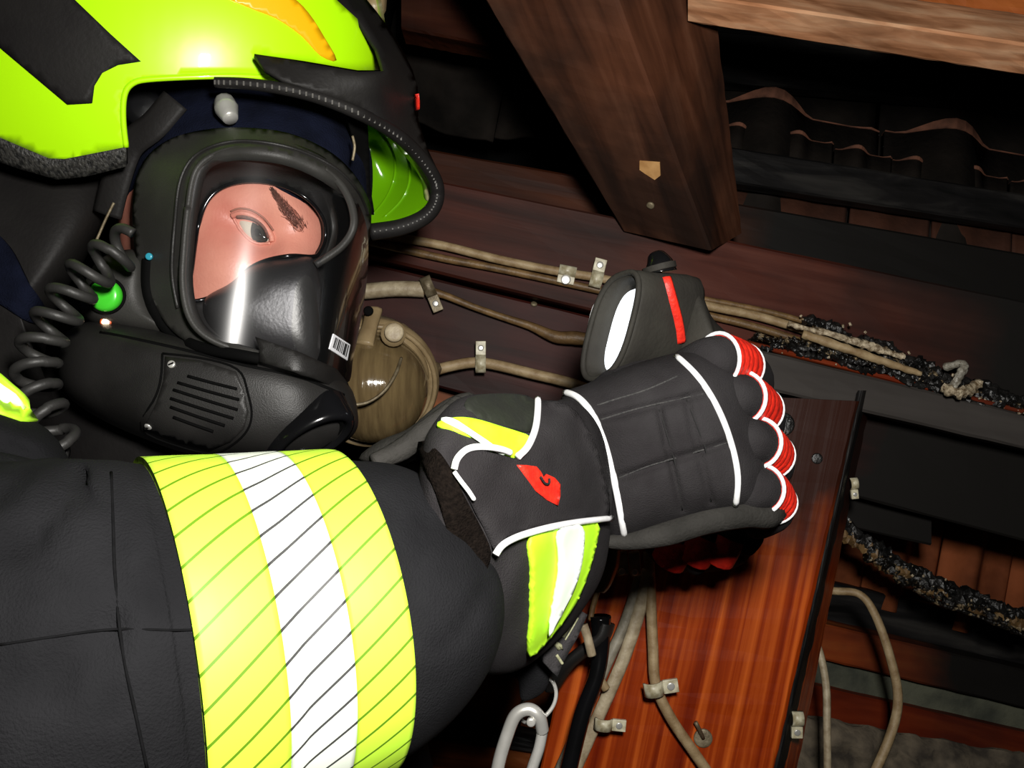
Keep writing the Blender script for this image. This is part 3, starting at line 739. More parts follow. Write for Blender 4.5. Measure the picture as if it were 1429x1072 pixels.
for i in range(7):
    a = -.85+i*.28; pts = []
    for j in range(12):
        b = math.pi*(.12+.76*j/11); r = .0575
        q = LC+u*(math.sin(a)*r*math.sin(b)*1.0)+v*math.cos(b)*r*.95+n*(.012+.060*math.sin(b)*math.cos(a)**1.0)
        pts.append(q)
    mk('glass_rib', *tube_geo(pts, .0011, 6), M['lampglass'], lamp)
mk('guard_wire', *tube_geo(catmull([tuple(P(480, 566, .885)), tuple(P(512, 562, .885)), tuple(P(537, 545, .89)), tuple(P(553, 520, .90)), tuple(P(560, 500, .925))], 6), .0016, 6), M['dull'], lamp)
mk('rim_wire', *tube_geo(ring_pts(LC+n*.012, u*.0645, v*.0645, 48), .0028, 8, closed=True), M['lampbody'], lamp)
lug = tube('hinge_lug', [tuple(P(522, 432, .95)), tuple(P(516, 455, .94)), tuple(P(508, 482, .93))], [.0095, .0088, .0105], M['lampbody'], lamp, flat=.6)
mk('screw', *disc_geo(P(514, 434, .935), Vector((0, -1, 0)), .005, .002, 14), M['groove'], lug)
boss = tube('boss', [tuple(P(548, 470, .97)), tuple(P(549, 466, .92))], .0125, M['lampbody'], lamp, n=18)
mk('screw_cap', *disc_geo(P(550, 464, .915), Vector((.1, -1, .1)), .0095, .003, 20), M['cable_l'], boss)
mk('shoulder', *dome_geo((560, 485), [(530, 465), (560, 450), (580, 470), (595, 500), (598, 530), (575, 520), (550, 490)], .98, .02, nr=8, na=30, smoothk=3), M['lampbody'], lamp)
tube('cable_gland', [tuple(P(582, 523, .985)), tuple(P(592, 519, 1.0)), tuple(P(606, 515, 1.03))], [.016, .013, .009], M['lampbody'], lamp, n=8)

# ================================================================== PERSON
person = thing('person', 'firefighter in dark jacket with helmet and breathing mask reaching right', 'person', P(60, 1500, .75))
# head (skin) - mostly inside the mask
def face_disp(x, y):
    d = 0
    d += gauss(x, y, 352, 322, 34, 17, .010, .65)      # eye socket
    d -= gauss(x, y, 398, 285, 42, 14, .007, .75)      # brow ridge
    d -= gauss(x, y, 310, 372, 38, 30, .007)           # cheekbone
    d -= gauss(x, y, 330, 275, 34, 22, .004)           # temple
    d -= gauss(x, y, 420, 372, 34, 18, .016, .6)       # nose bridge
    d += gauss(x, y, 372, 340, 14, 10, .004)
    d -= gauss(x, y, 344, 305, 24, 8, .003, .7)        # upper lid bulge
    return d
head = dome('head', (330, 370), [(165, 330), (170, 250), (215, 190), (290, 160), (380, 170), (450, 220), (475, 300), (470, 380), (455, 470), (400, 560), (320, 590), (230, 560), (180, 470)], .785, .088, M['skin'], person, nr=34, na=120, disp=face_disp, p=2.6, q=2.4, hb=.10, smoothk=5)
HB = bvh(head)
tube('neck', [tuple(P(290, 520, .80)), tuple(P(240, 620, .82)), tuple(P(190, 760, .84))], [.05, .055, .07], M['skin'], person, n=20)
# eye
def spatch(name, t, ol, m, par, lift, th, step, **k): return patch(name, t, sm2(ol, 5), m, par, lift, th, step, **k)
eyeg = dome_geo((350, 318), sm2([(328, 303), (340, 303), (355, 309), (368, 320), (376, 336), (364, 338), (350, 334), (338, 322)], 4), cast(HB, 350, 318)[0].y+.0012, .0038, nr=8, na=40)
eye = mk('eye', eyeg[0], eyeg[1], M['eye'], person); EB = bvh(eye)
spatch('iris', EB, [(354, 309), (364, 314), (372, 325), (373, 336), (363, 338), (353, 334), (350, 321)], M['iris'], eye, .0006, .001, 3)
spatch('pupil', EB, [(358, 319), (363, 322), (365, 328), (361, 331), (356, 328), (355, 323)], M['pupil'], eye, .0012, .001, 2)
mk('upper_eyelid', *tube_geo([cast(HB, x, y, .0012)[0] for x, y in sm2([(324, 301), (336, 297), (352, 301), (368, 312), (379, 328), (381, 338)], 5, False)], .0022, 8), M['skin'], person)
mk('eyelashes', *tube_geo([cast(HB, x, y, .0026)[0] for x, y in sm2([(331, 301), (343, 302), (358, 307), (371, 318), (378, 332)], 5, False)], [.0005]+[.0014]*20, 6), M['hair'], person)
mk('eyelid_crease', *tube_geo([cast(HB, x, y, .0003)[0] for x, y in sm2([(322, 295), (335, 291), (352, 294), (369, 305), (382, 322)], 5, False)], .0008, 6), M['skin_d'], person)
mk('lower_eyelid', *tube_geo([cast(HB, x, y, .0008)[0] for x, y in sm2([(326, 304), (334, 320), (346, 334), (360, 341), (378, 340)], 5, False)], .0011, 8), M['skin'], person)
# eyebrow hairs
patch('brow_base', HB, sm2([(379, 262), (388, 270), (400, 282), (414, 296), (425, 314), (418, 324), (408, 316), (399, 302), (390, 288), (383, 276)], 4), pm('brow_skin', (.50, .19, .13), (.38, .13, .09), 60, .5), person, .0002, .0006, 4)
rnd = random.Random(5); gg = []
bl = sm2([(382, 268), (388, 277), (396, 289), (407, 302), (418, 316)], 6, False)
for i in range(700):
    u_ = rnd.random(); k_ = min(len(bl)-1, int(u_*len(bl))); x, y = bl[k_]; wd = 1.6+8*u_
    x += rnd.gauss(0, wd*.55); y += rnd.gauss(0, wd*.45)
    a, _ = cast(HB, x, y, .0004); b, _ = cast(HB, x-rnd.uniform(2, 5), y-rnd.uniform(3, 7), .001)
    gg.append(tube_geo([a, a.lerp(b, .5), b], [.00015, .00014, .00006], 3))
o = mk('eyebrow', *join(*gg), M['hair'], person); o['kind'] = 'stuff'

# jacket body: torso, shoulder lump, collar
def torso_disp(x, y):
    return .012*math.sin(x*.03+y*.012)+gauss(x, y, 60, 680, 60, 16, .02, .6)
torso = dome('jacket_torso', (40, 1150), [(-420, 900), (-330, 640), (-150, 560), (60, 610), (240, 640), (470, 690), (560, 900), (620, 1300), (400, 1700), (-300, 1700)], .80, .16, M['cloth'], person, nr=20, na=90, disp=torso_disp, smoothk=4)
def sh_disp(x, y): return gauss(x, y, 40, 640, 90, 14, .018, .25)-gauss(x, y, 60, 720, 50, 14, .010, -.8)+gauss(x, y, 10, 800, 12, 90, .012, .5)
shoulder = dome('jacket_shoulder', (-60, 800), [(-500, 760), (-420, 560), (-200, 480), (-60, 520), (20, 572), (70, 602), (100, 650), (112, 720), (120, 900), (60, 1150), (-300, 1200)], .56, .115, M['cloth'], person, nr=24, na=110, disp=sh_disp, smoothk=4, tilt=(-.00008, 0))
SB = bvh(shoulder)
patch('shoulder_band', SB, [(-60, 470), (-30, 500), (0, 528), (30, 558), (52, 590), (30, 588), (0, 578), (-40, 552), (-70, 520)], M['yel'], person, .002, .003, 9, dg=.56, label='yellow reflective shoulder band')
patch('shoulder_band_stripe', SB, [(-60, 485), (-30, 512), (0, 540), (20, 555), (33, 574), (10, 566), (-20, 548), (-60, 515)], M['refl'], person, .005, .003, 9, dg=.56, label='silver shoulder stripe')
# sleeve
def wob(s, a):
    x = s*60
    return .0011*math.sin(x*.9+2*math.cos(a))*math.cos(a*2+x*.3)+.0006*math.sin(a*5+x*1.7)
rings = [(-330, 880, .60, .12), (-180, 920, .50, .125), (-20, 960, .437, .108), (110, 935, .408, .094), (232, 908, .4175, .0845), (350, 880, .438, .0805), (485, 850, .46, .0765), (530, 826, .487, .0655), (578, 808, .530, .0530), (620, 790, .565, .042), (660, 775, .60, .035)]
g = loft_geo(rings, 200, 18, wob)
FOLDS = [((20, 770), (100, 660), 12, .012), ((60, 640), (115, 700), 9, .009), ((-20, 700), (40, 640), 14, .010), ((158, 650), (158, 1000), 9, .003), ((60, 960), (140, 880), 22, .006), ((600, 700), (560, 900), 9, .003), ((630, 900), (680, 820), 8, .004)]
def fold(v):
    x = v.x/v.y*F+CX; y = CY-(v.z-CZ)/v.y*F; d = 0
    for (a, b, sg, h) in FOLDS:
        L2 = (b[0]-a[0])**2+(b[1]-a[1])**2; t = max(0, min(1, ((x-a[0])*(b[0]-a[0])+(y-a[1])*(b[1]-a[1]))/L2))
        dd = math.hypot(x-a[0]-(b[0]-a[0])*t, y-a[1]-(b[1]-a[1])*t); d += h*math.exp(-dd*dd/(2*sg*sg))
    return d
SLV = [Vector((v.x, v.y+(fold(v) if v.y < .46 else 0), v.z)) for v in g[0]]; g = (SLV, g[1], g[2])
sleeve = mk('jacket_sleeve', g[0], g[1], M['cloth'], person); SLB = bvh(sleeve)
# reflective bands wrap the sleeve between two ring positions
n_ = 96; C4 = P(232, 908, .4175); C6 = P(485, 850, .46)
def band(name, a, b, m, lift, label):
    V = []; Fc = []; UV = []; nn = 128; st = 14; ax = (C6-C4); Lx = ax.length; ax.normalize(); up = Vector((0, 0, 1)); uu = (up-ax*up.dot(ax)).normalized(); vv = ax.cross(uu)
    for sd in (0, 1):
        for i in range(st+1):
            t = a+(b-a)*i/st; c = C4.lerp(C6, t); edge = min(i, st-i)/st
            for j in range(nn):
                an = 2*math.pi*j/nn
                dirv = (uu*math.cos(an)+vv*math.sin(an))
                h, nrm, ii, ds = SLT.ray_cast(c, dirv)
                rr = ds if h is not None else .08
                rr += lift*(1 if sd == 0 else -1)
                V.append(c+dirv*rr); UV.append((t*Lx, an*.082))
    off = (st+1)*nn
    for sd in (0, 1):
        for i in range(st):
            for j in range(nn):
                f = (sd*off+i*nn+j, sd*off+i*nn+(j+1) % nn, sd*off+(i+1)*nn+(j+1) % nn, sd*off+(i+1)*nn+j); Fc.append(f if sd == 0 else tuple(reversed(f)))
    for i in (0, st):
        for j in range(nn):
            f = (i*nn+j, i*nn+(j+1) % nn, off+i*nn+(j+1) % nn, off+i*nn+j); Fc.append(f)
    return mk(name, V, Fc, m, person, uv=UV, label=label)
g2 = loft_geo(rings, 96, 10, None)
SLT = BVHTree.FromPolygons(g2[0], g2[1])
band('sleeve_band', 0, 1, M['yel'], .0012, None) if False else None
band('sleeve_band_yellow', -.02, .36, M['bandy'], .0032, 'segmented fluorescent yellow band nearer the elbow')
band('sleeve_band_silver', .36, .69, M['bandw'], .0034, 'segmented silver reflective band')
band('sleeve_band_yellow', .69, 1.0, M['bandy'], .0032, 'segmented fluorescent yellow band nearer the glove')
# sleeve seams
stroke('sleeve_seam', SLB, [(155, 660), (158, 740), (160, 800), (170, 900), (190, 1000), (205, 1072)], .0006, M['seamc'], person, .0003)
stroke('sleeve_seam', SLB, [(0, 900), (80, 888), (160, 878), (240, 880), (295, 878)], .0005, M['seamc'], person, .0003)
# neck curtain + collar + hood
curt = dome('jacket_collar', (20, 420), [(-300, 200), (-200, 120), (0, 170), (120, 190), (160, 240), (150, 300), (120, 360), (80, 430), (60, 520), (80, 600), (-60, 640), (-300, 600)], .80, .085, M['hblack'], person, nr=14, na=80, smoothk=4)
CB = bvh(curt)
patch('navy_hood_edge', CB, sm2([(-20, 320), (15, 345), (38, 390), (60, 430), (45, 450), (10, 430), (-20, 400)], 4), M['navy'], person, .004, .004, 9, dg=.7, label='navy cloth edge')
dome('throat_hood', (210, 620), [(40, 560), (80, 500), (160, 500), (300, 560), (440, 600), (470, 680), (300, 720), (100, 720), (30, 640)], .80, .07, M['hblack'], person, nr=10, na=60, smoothk=4, label='dark throat cloth below the mask')
dome('flame_hood', (340, 230), [(150, 300), (160, 210), (190, 140), (260, 100), (380, 100), (460, 130), (510, 190), (520, 260), (500, 330), (420, 300), (250, 300)], .80, .105, M['navy'], person, nr=14, na=80, smoothk=4, label='navy flame hood around the mask')

# ================================================================== HELMET
hel = thing('fire_helmet', 'fluorescent yellow fire helmet with black panels and orange stripe', 'helmet', P(200, 200, .80))
def ellipsoid(c, ax, ay, az, n=64, m=40):
    V = []; Fc = []
    for i in range(m+1):
        a = math.pi*i/m
        for j in range(n):
            b = 2*math.pi*j/n; V.append(c+Vector((ax*math.sin(a)*math.cos(b), ay*math.sin(a)*math.sin(b), az*math.cos(a))))
    for i in range(m):
        for j in range(n): Fc.append((i*n+j, (i+1)*n+j, (i+1)*n+(j+1) % n, i*n+(j+1) % n))
    return V, Fc
HC = P(165, 60, .80)
EL = ellipsoid(HC, .232, .145, .195, 96, 60)
ET = bvhg(EL)
yel_out = [(-240, 60), (-235, -120), (-120, -260), (60, -310), (250, -280), (400, -150), (470, 0), (505, 32), (525, 65), (538, 98), (500, 98), (425, 85), (355, 75), (368, 95), (395, 110), (330, 105), (215, 110), (184, 116), (173, 135), (172, 170), (176, 205), (90, 222), (68, 221), (0, 192), (-120, 140)]
yo = yel_out[:9]+yel_out[9:]
shell = patch_geo(ET, yo, .0, .004, 12, dg=.8)
cap = ellipsoid(HC, .230, .143, .193, 64, 60)
keep = [f for f in cap[1] if all(cap[0][i].z > HC.z-.0 and (cap[0][i].y > .80 or cap[0][i].z > HC.z+.06) for i in f)]
shell = join(shell, (cap[0], keep))
mk('shell', shell[0], shell[1], M['helmet'], hel)
# dark inner liner
lin = ellipsoid(HC+Vector((0, .01, 0)), .218, .135, .178, 48, 36); keep = [f for f in lin[1] if all(lin[0][i].z > HC.z-.03 for i in f)]
mk('inner_liner', lin[0], keep, M['hblack'], hel)
patch('side_panel', ET, [(-60, 8), (-20, -60), (60, -40), (105, 0), (155, 48), (197, 86), (165, 91), (143, 102), (132, 120), (129, 144), (95, 146), (0, 66)], M['hblack'], hel, .0015, .003, 11, label='black side panel')
patch('orange_stripe', ET, sm2([(300, -14), (345, 10), (385, 26), (420, 50), (447, 78), (469, 84), (452, 52), (430, 18), (405, -5), (360, -25)], 3), M['orange'], hel, .0008, .0015, 9, label='orange stripe')
stroke('shell_rim', ET, [(176, 205), (172, 170), (173, 135), (184, 117), (215, 110), (330, 106), (395, 111)], .0022, M['helmet'], hel, .0, dg=.7)
# textured lower rubber edge
mesh_m = pm('rubber_mesh', (.045, .043, .038), (.006, .006, .006), 420, .5, .8, 420, stretch=(1, 1, .6))
patch('neck_edge', ET, [(-100, 150), (0, 192), (68, 221), (90, 222), (176, 205), (176, 232), (120, 246), (80, 250), (30, 236), (-60, 205)], mesh_m, hel, .001, .008, 9, dg=.75, label='textured black rubber edge')
# brim underside / black front trim
trim_fn = rbf([(355, 75, .675), (395, 112, .672), (440, 122, .68), (500, 98, .693), (538, 98, .715), (505, 32, .745), (470, 0, .75), (540, 40, .80), (575, 95, .80), (583, 120, .79), (585, 170, .775), (600, 215, .77), (560, 180, .735), (500, 150, .70), (614, 250, .79), (612, 280, .80)])
tr_out = [(355, 75), (425, 87), (500, 100), (538, 99), (527, 66), (505, 32), (470, -5), (500, -15), (524, 14), (545, 42), (563, 72), (576, 98), (583, 122), (584, 168), (596, 206), (612, 240), (616, 262), (606, 250), (590, 222), (565, 193), (535, 170), (500, 150), (450, 130), (395, 112), (370, 96)]
mk('front_trim', *sheet_geo(tr_out, trim_fn, .004, 9), M['hblack'], hel)
TB = bvh(bpy.data.objects['front_trim'])
patch('red_reflector', TB, [(579, 135), (584, 133), (584, 152), (580, 155)], M['red'], hel, .001, .002, 4)
# knurled edge along the brim
kn_path = sm2([(300, 112), (345, 114), (400, 122), (450, 135), (500, 155), (540, 176), (570, 199), (595, 228), (609, 255), (608, 280), (592, 300), (560, 314), (518, 321)], 6, False)
def edge_d(x, y): return float(np.interp(x, [300, 400, 500, 560, 600, 612], [.672, .674, .70, .735, .775, .79])) if y < 262 else float(np.interp(y, [262, 300, 325], [.79, .80, .805]))
mk('brim_edge', *tube_geo([P(x, y+3, edge_d(x, y)) for x, y in kn_path], [.004+.0035*(i/len(kn_path)) for i in range(len(kn_path))], 10), M['hblack'], hel)
gg = []
for i in range(0, 66):
    t = i/66*(len(kn_path)-1); a = int(t); x = kn_path[a][0]+(kn_path[min(a+1, len(kn_path)-1)][0]-kn_path[a][0])*(t-a); y = kn_path[a][1]+(kn_path[min(a+1, len(kn_path)-1)][1]-kn_path[a][1])*(t-a)
    p = P(x, y+3, edge_d(x, y)-.0042-.0035*t/len(kn_path)); gg.append(box_geo(p, Vector((.0006, 0, 0)), Vector((0, .0006, 0)), Vector((0, 0, .0016 if i < 45 else .0006))))
o = mk('brim_stitch', *join(*gg), pm('stitch_pale', (.10, .095, .085), None, 200, .5), hel, smooth=False); o['kind'] = 'stuff'
# inner green surface of the peak (concave)
pk_fn = rbf([(495, 160, .80), (505, 230, .84), (512, 310, .83), (560, 190, .795), (600, 245, .805), (604, 275, .81), (570, 305, .82), (545, 250, .850), (520, 200, .845)])
mk('peak_inside', *sheet_geo(sm2([(478, 148), (520, 160), (560, 186), (590, 220), (607, 252), (604, 280), (586, 300), (555, 312), (512, 318), (505, 300), (510, 250), (505, 200), (490, 165)], 4), pk_fn, .003, 8), M['peakin'], hel, label='glossy yellow green inside of the peak')
PKB = bvh(bpy.data.objects['peak_inside'])
patch('peak_glare', PKB, sm2([(548, 190), (566, 198), (588, 222), (603, 250), (602, 278), (594, 276), (590, 252), (576, 228), (558, 207)], 4), pm('pale_glare', (.55, .50, .30), (.40, .45, .12), 30, .15, coat=.5), hel, .0015, .002, 6, label='pale shiny strip painted as glare inside the peak')  # glare inside the peak, put into the colour of a pale strip
stroke('peak_rib', PKB, [(520, 175), (545, 205), (552, 240), (540, 275), (520, 300)], .0012, M['peakin'], hel, .0)
stroke('peak_rib', PKB, [(540, 180), (566, 215), (572, 250), (560, 280), (535, 304)], .0012, M['peakin'], hel, .0)
# dark hanging inner shield + suspension bits
mk('inner_shield', *sheet_geo(sm2([(470, 140), (508, 160), (515, 210), (517, 260), (522, 300), (505, 280), (498, 220), (486, 170)], 4), rbf([(470, 140, .73), (508, 160, .74), (517, 260, .77), (522, 300, .78), (486, 170, .73), (500, 230, .76)]), .003, 7), M['groove'], hel)
tube('chin_knob', [tuple(P(313, 140, .70)), tuple(P(316, 152, .695)), tuple(P(322, 166, .69))], [.007, .009, .0055], M['steel'], hel, n=12, label='clear shiny fitting under the rim')
mk('ratchet_knob', *disc_geo(P(200, 150, .74), Vector((.3, -1, -.1)), .016, .006, 24), M['gloss'], hel)
tube('strap', [tuple(P(245, 140, .72)), tuple(P(215, 175, .72)), tuple(P(180, 205, .725)), tuple(P(160, 260, .73)), tuple(P(150, 300, .735))], .012, M['hblack'], hel, flat=.25, n=10, updir=Vector((0, -1, 0)))
tube('strap_edge', [tuple(P(159, 283, .712)), tuple(P(148, 305, .712)), tuple(P(137, 330, .712)), tuple(P(130, 345, .712))], .0011, M['dull'], hel, n=6)
mk('shield_edge', *tube_geo(catmull([tuple(P(492, 190, .71)), tuple(P(495, 205, .71)), tuple(P(492, 224, .712))], 5), .0011, 6), M['dull'], hel)
# object behind the helmet top
root = thing('cable_gland', 'pale knobbly metal cable gland just above the helmet', 'cable gland', P(521, 12, .84))
tube('body', [tuple(P(524, -30, .84)), tuple(P(523, -5, .84)), tuple(P(521, 12, .84)), tuple(P(518, 30, .84))], [.009, .011, .0115, .007], M['lampbody'], root, n=8)
tube('nut', [tuple(P(520, 16, .84)), tuple(P(518, 27, .84))], .0095, M['cable_l'], root, n=6)

# ================================================================== BREATHING MASK
mask = thing('breathing_mask', 'black full face breathing mask with clear visor and green button', 'mask', P(300, 600, .75))
# visor cylinder: slightly sheared vertical cylinder
R_ = .103
def vis_d(x, y, lift=0):
    kx = (x-CX)/F
    d = .66
    for _ in range(6):
        z = -(y-CY)/F*d; xc = -.2246+.12*(z-.055)
        R = R_+lift
        # solve (kx*d-xc)^2+(d-yc)^2=R^2
        yc = .7486+.050*(z-.02)
        a = kx*kx+1; b = -2*(kx*xc+yc); c = xc*xc+yc*yc-R*R
        disc = b*b-4*a*c
        if disc < 0: d = -b/(2*a)
        else: d = (-b-math.sqrt(disc))/(2*a)
    return d
vis_out = sm2([(262, 290), (272, 240), (300, 216), (345, 207), (400, 214), (452, 236), (492, 272), (510, 310), (514, 350), (511, 400), (503, 450), (493, 500), (484, 535), (440, 520), (400, 508), (360, 497), (300, 478), (268, 448), (256, 400)], 5)
visor = mk('visor', *sheet_geo(vis_out, lambda x, y: vis_d(x, y, 0), .0001, 8), M['glass'], mask, label='clear curved visor glass')
# single layer instead of two coincident skins
me = visor.data
V2, T2 = tri2d(vis_out, 8); VV = [P(x, y, vis_d(x, y)) for x, y in V2]; c_ = root_loc(mask)
me.clear_geometry(); me.from_pydata([q-c_ for q in VV], [], T2); me.update(); me.polygons.foreach_set('use_smooth', [True]*len(me.polygons))
VB = BVHTree.FromPolygons(VV, T2)
# body shell behind (rubber) with big window
face_out = sm2([(186, 330), (186, 270), (200, 225), (235, 195), (285, 181), (340, 178), (400, 185), (455, 208), (492, 240), (515, 280), (518, 310), (512, 350), (508, 310), (490, 272), (452, 238), (400, 216), (345, 209), (302, 214), (275, 235), (264, 285), (258, 340), (256, 400), (268, 446), (300, 474), (362, 492), (362, 505), (300, 492), (250, 470), (215, 430), (195, 380)], 4)
fr_fn0 = rbf([(186, 330, .690), (186, 270, .692), (200, 225, .694), (285, 181, .685), (340, 178, .682), (400, 185, .688), (455, 208, .705), (515, 280, .745), (518, 320, .76), (492, 268, .70), (452, 236, .668), (400, 214, .653), (345, 207, .648), (300, 214, .649), (264, 285, .652), (256, 400, .655), (300, 476, .650), (362, 496, .645), (215, 430, .682), (250, 475, .665), (220, 330, .668)])
frame = mk('face_frame', *sheet_geo(face_out, fr_fn0, .008, 8), M['rub'], mask)
FBV = bvh(frame)
# raised bead around visor edge
bead = sm2([(262, 290), (272, 240), (300, 215), (345, 206), (400, 213), (452, 237)], 6, False)
mk('visor_bead', *tube_geo([P(x, y, vis_d(x, y, .0015)) for x, y in bead], .0021, 10), M['rub'], mask)
bead2 = sm2([(262, 290), (257, 340), (255, 400), (267, 448), (300, 477), (362, 496)], 6, False)
mk('visor_bead', *tube_geo([P(x, y, vis_d(x, y, .002)) for x, y in bead2], .0024, 10), M['rub'], mask)
outer = sm2([(248, 430), (240, 380), (244, 310), (252, 250), (275, 215), (320, 198), (370, 199), (420, 211), (468, 235), (500, 268), (514, 300)], 6, False)
mk('frame_ridge', *tube_geo([P(x, y, cast(FBV, x, y, .001)[0].y-.001) for x, y in outer], .0014, 8), M['rub2'], mask)
# inner facepiece seal: black, with opening for the eyes
inner_out = sm2([(250, 300), (262, 235), (300, 205), (350, 200), (410, 206), (465, 230), (500, 270), (512, 320), (508, 380), (495, 440), (480, 545), (420, 530), (330, 500), (262, 462), (246, 400)], 5)
eye_hole = sm2([(263, 418), (268, 375), (276, 320), (288, 283), (310, 262), (345, 253), (390, 258), (428, 277), (450, 304), (454, 332), (446, 352), (436, 358), (405, 357), (370, 364), (345, 377), (325, 398), (300, 413)], 5)
in_fn = rbf([(250, 300, .672), (262, 235, .672), (300, 205, .668), (350, 200, .668), (410, 206, .672), (465, 230, .69), (500, 270, .73), (512, 320, .77), (508, 380, .77), (495, 440, .765), (480, 545, .76), (420, 530, .70), (330, 500, .68), (262, 462, .668), (246, 400, .672),
  (263, 418, .688), (276, 320, .700), (310, 262, .700), (390, 258, .700), (450, 304, .712), (446, 352, .712), (405, 357, .690), (370, 364, .690), (325, 398, .690), (390, 420, .705), (420, 450, .705), (350, 440, .700), (300, 450, .692)])
mk('inner_seal', *sheet_geo(inner_out, in_fn, .004, 8, [eye_hole]), M['rub2'], mask, label='black inner face seal')
IB = bvh(bpy.data.objects['inner_seal'])
mk('seal_lip', *tube_geo([P(x, y, in_fn(x, y)-.001) for x, y in eye_hole], .0016, 8, closed=True), M['gloss'], mask)
# nose cup bulge
nc = dome('nose_cup', (392, 430), [(285, 418), (320, 396), (345, 374), (372, 362), (405, 357), (436, 359), (446, 385), (450, 430), (446, 510), (400, 510), (340, 492), (292, 455)], .702, .032, pm('nose_cup_rubber', (.028, .027, .027), (.020, .020, .020), 24, .38, .1, 400), mask, nr=12, na=70, smoothk=4, p=4, q=2.2, tilt=(.0001, 0))
# inner hoop visible through visor at right
mk('inner_hoop', *tube_geo(catmull([tuple(P(452, 237, .672)), tuple(P(476, 258, .682)), tuple(P(491, 288, .692)), tuple(P(493, 318, .698)), tuple(P(476, 345, .695)), tuple(P(440, 370, .688))], 6), .0030, 8), M['rub'], mask)
# big lower respirator body
def body_disp(x, y):
    d = 0
    d += gauss(x, y, 470, 560, 30, 60, .006)
    d -= gauss(x, y, 290, 555, 90, 50, .004)
    return d
low_out = [(82, 520), (84, 486), (95, 462), (128, 448), (170, 450), (230, 460), (300, 474), (362, 484), (430, 500), (486, 536), (500, 582), (494, 606), (470, 624), (430, 640), (380, 646), (310, 642), (250, 630), (200, 612), (150, 590), (110, 566), (90, 545)]
body = dome('respirator_body', (285, 555), low_out,   .715, .066, M['rub2'], mask, nr=26, na=140, disp=body_disp, p=4.5, q=2.6, hb=.05, smoothk=4, tilt=(0, 0))
BB = bvh(body)
# cheek module with green button
cheek = dome('cheek_module', (160, 420), sm2([(112, 430), (118, 395), (135, 365), (165, 350), (198, 350), (206, 370), (208, 410), (230, 445), (262, 475), (230, 474), (170, 462), (128, 452)], 3), .715, .038, M['rub'], mask, nr=14, na=80, p=4, q=2.5)
CHB = bvh(cheek)
c, n1 = cast(CHB, 149, 413, .001); mk('green_button', *disc_geo(c, (n1+Vector((0, -1, 0))*1.5), .0118, .006, 32), M['green'], mask, label='round green button')
mk('button_ring', *tube_geo(ring_pts(c, Vector((.0135, 0, 0)), Vector((0, 0, .0125)), 32), .0012, 8, closed=True), M['groove'], mask)
c, n1 = cast(CHB, 148, 448, .001); mk('status_light', *disc_geo(c, Vector((0, -1, 0)), .0026, .0012, 16), M['led'], mask, label='glowing white status light')
mk('status_glow', *tube_geo(ring_pts(c+Vector((0, .0005, 0)), Vector((.0035, 0, 0)), Vector((0, 0, .0035)), 20), .0008, 6, closed=True), M['led_r'], mask)
c = P(208, 358, .672); mk('blue_light', *disc_geo(c, Vector((0, -1, 0)), .0026, .0012, 16), M['led_b'], mask, label='small cyan light')
# grooves on the mask
mk('arc_groove', *tube_geo([P(x, y, min(cast(CHB, x, y, 0, .69)[0].y, cast(FBV, x, y, 0, .69)[0].y)-.0008) for x, y in sm2([(206, 362), (205, 400), (215, 435), (240, 465), (280, 484), (340, 496), (362, 500)], 6, False)], .0042, 8, flat=.6), M['groove'], mask)
stroke('body_groove', BB, [(140, 464), (200, 476), (270, 492), (340, 510), (420, 528), (480, 552)], .0014, M['groove'], mask, .0, flat=.7)
panel = [(227, 494), (280, 500), (333, 515), (345, 545), (352, 575), (346, 600), (325, 620), (295, 632), (250, 622), (194, 598), (215, 560), (225, 530)]
stroke('panel_outline', BB, panel+[panel[0]], .0008, M['groove'], mask, .0006, k=4)
patch('vent_panel', BB, [(231, 498), (280, 504), (330, 519), (341, 547), (347, 575), (341, 598), (322, 616), (294, 627), (250, 616), (201, 597), (219, 562), (229, 531)], M['rub2'], mask, .0012, .003, 7, label='screwed vent panel')
VP = bvh(bpy.data.objects['vent_panel'])
for (a, b) in (((262, 525), (331, 543)), ((248, 534), (334, 558)), ((242, 544), (332, 572)), ((238, 556), (326, 584)), ((238, 568), (314, 594)), ((242, 582), (298, 602))):
    stroke('vent_slot', VP, [a, ((a[0]+b[0])/2, (a[1]+b[1])/2+.5), b], .0011, M['groove'], mask, .0004, k=4)
for (x, y) in ((240, 509), (208, 594)):
    c, n1 = cast(VP if x > 220 else BB, x, y, .001); s_ = mk('screw', *disc_geo(c, n1, .0028, .0012, 14), M['steel'], mask)
    mk('slot', *box_geo(c+n1*.0013, Vector((.0018, 0, .0008)), Vector((-.0002, 0, .0005)), n1*.0003), M['groove'], s_, smooth=False)
# port at the bottom right
pc = P(436, 612, .665); pn = Vector((.45, -.55, -.70)).normalized(); pu = Vector((1, 0, .55)); pu = (pu-pn*pu.dot(pn)).normalized(); pv = pn.cross(pu)
mk('port_ring', *rev(pc, pn, pu, pv, [(.034, -.02), (.034, .000), (.032, .004), (.028, .005), (.026, .002), (.026, -.004)], 48, .62), M['gloss'], mask)
mk('port_ring', *rev(pc, pn, pu, pv, [(.026, -.003), (.0245, .001), (.0225, .001), (.021, -.006), (.012, -.010), (.0005, -.011)], 48, .62), M['groove'], mask)
mk('visor_clamp', *sheet_geo([(362, 488), (356, 470), (420, 492), (470, 515), (486, 535), (490, 552), (440, 528), (362, 505)], rbf([(362, 488, .640), (420, 500, .640), (486, 535, .70), (440, 528, .648), (362, 505, .641), (356, 470, .643)]), .006, 7), M['rub2'], mask)
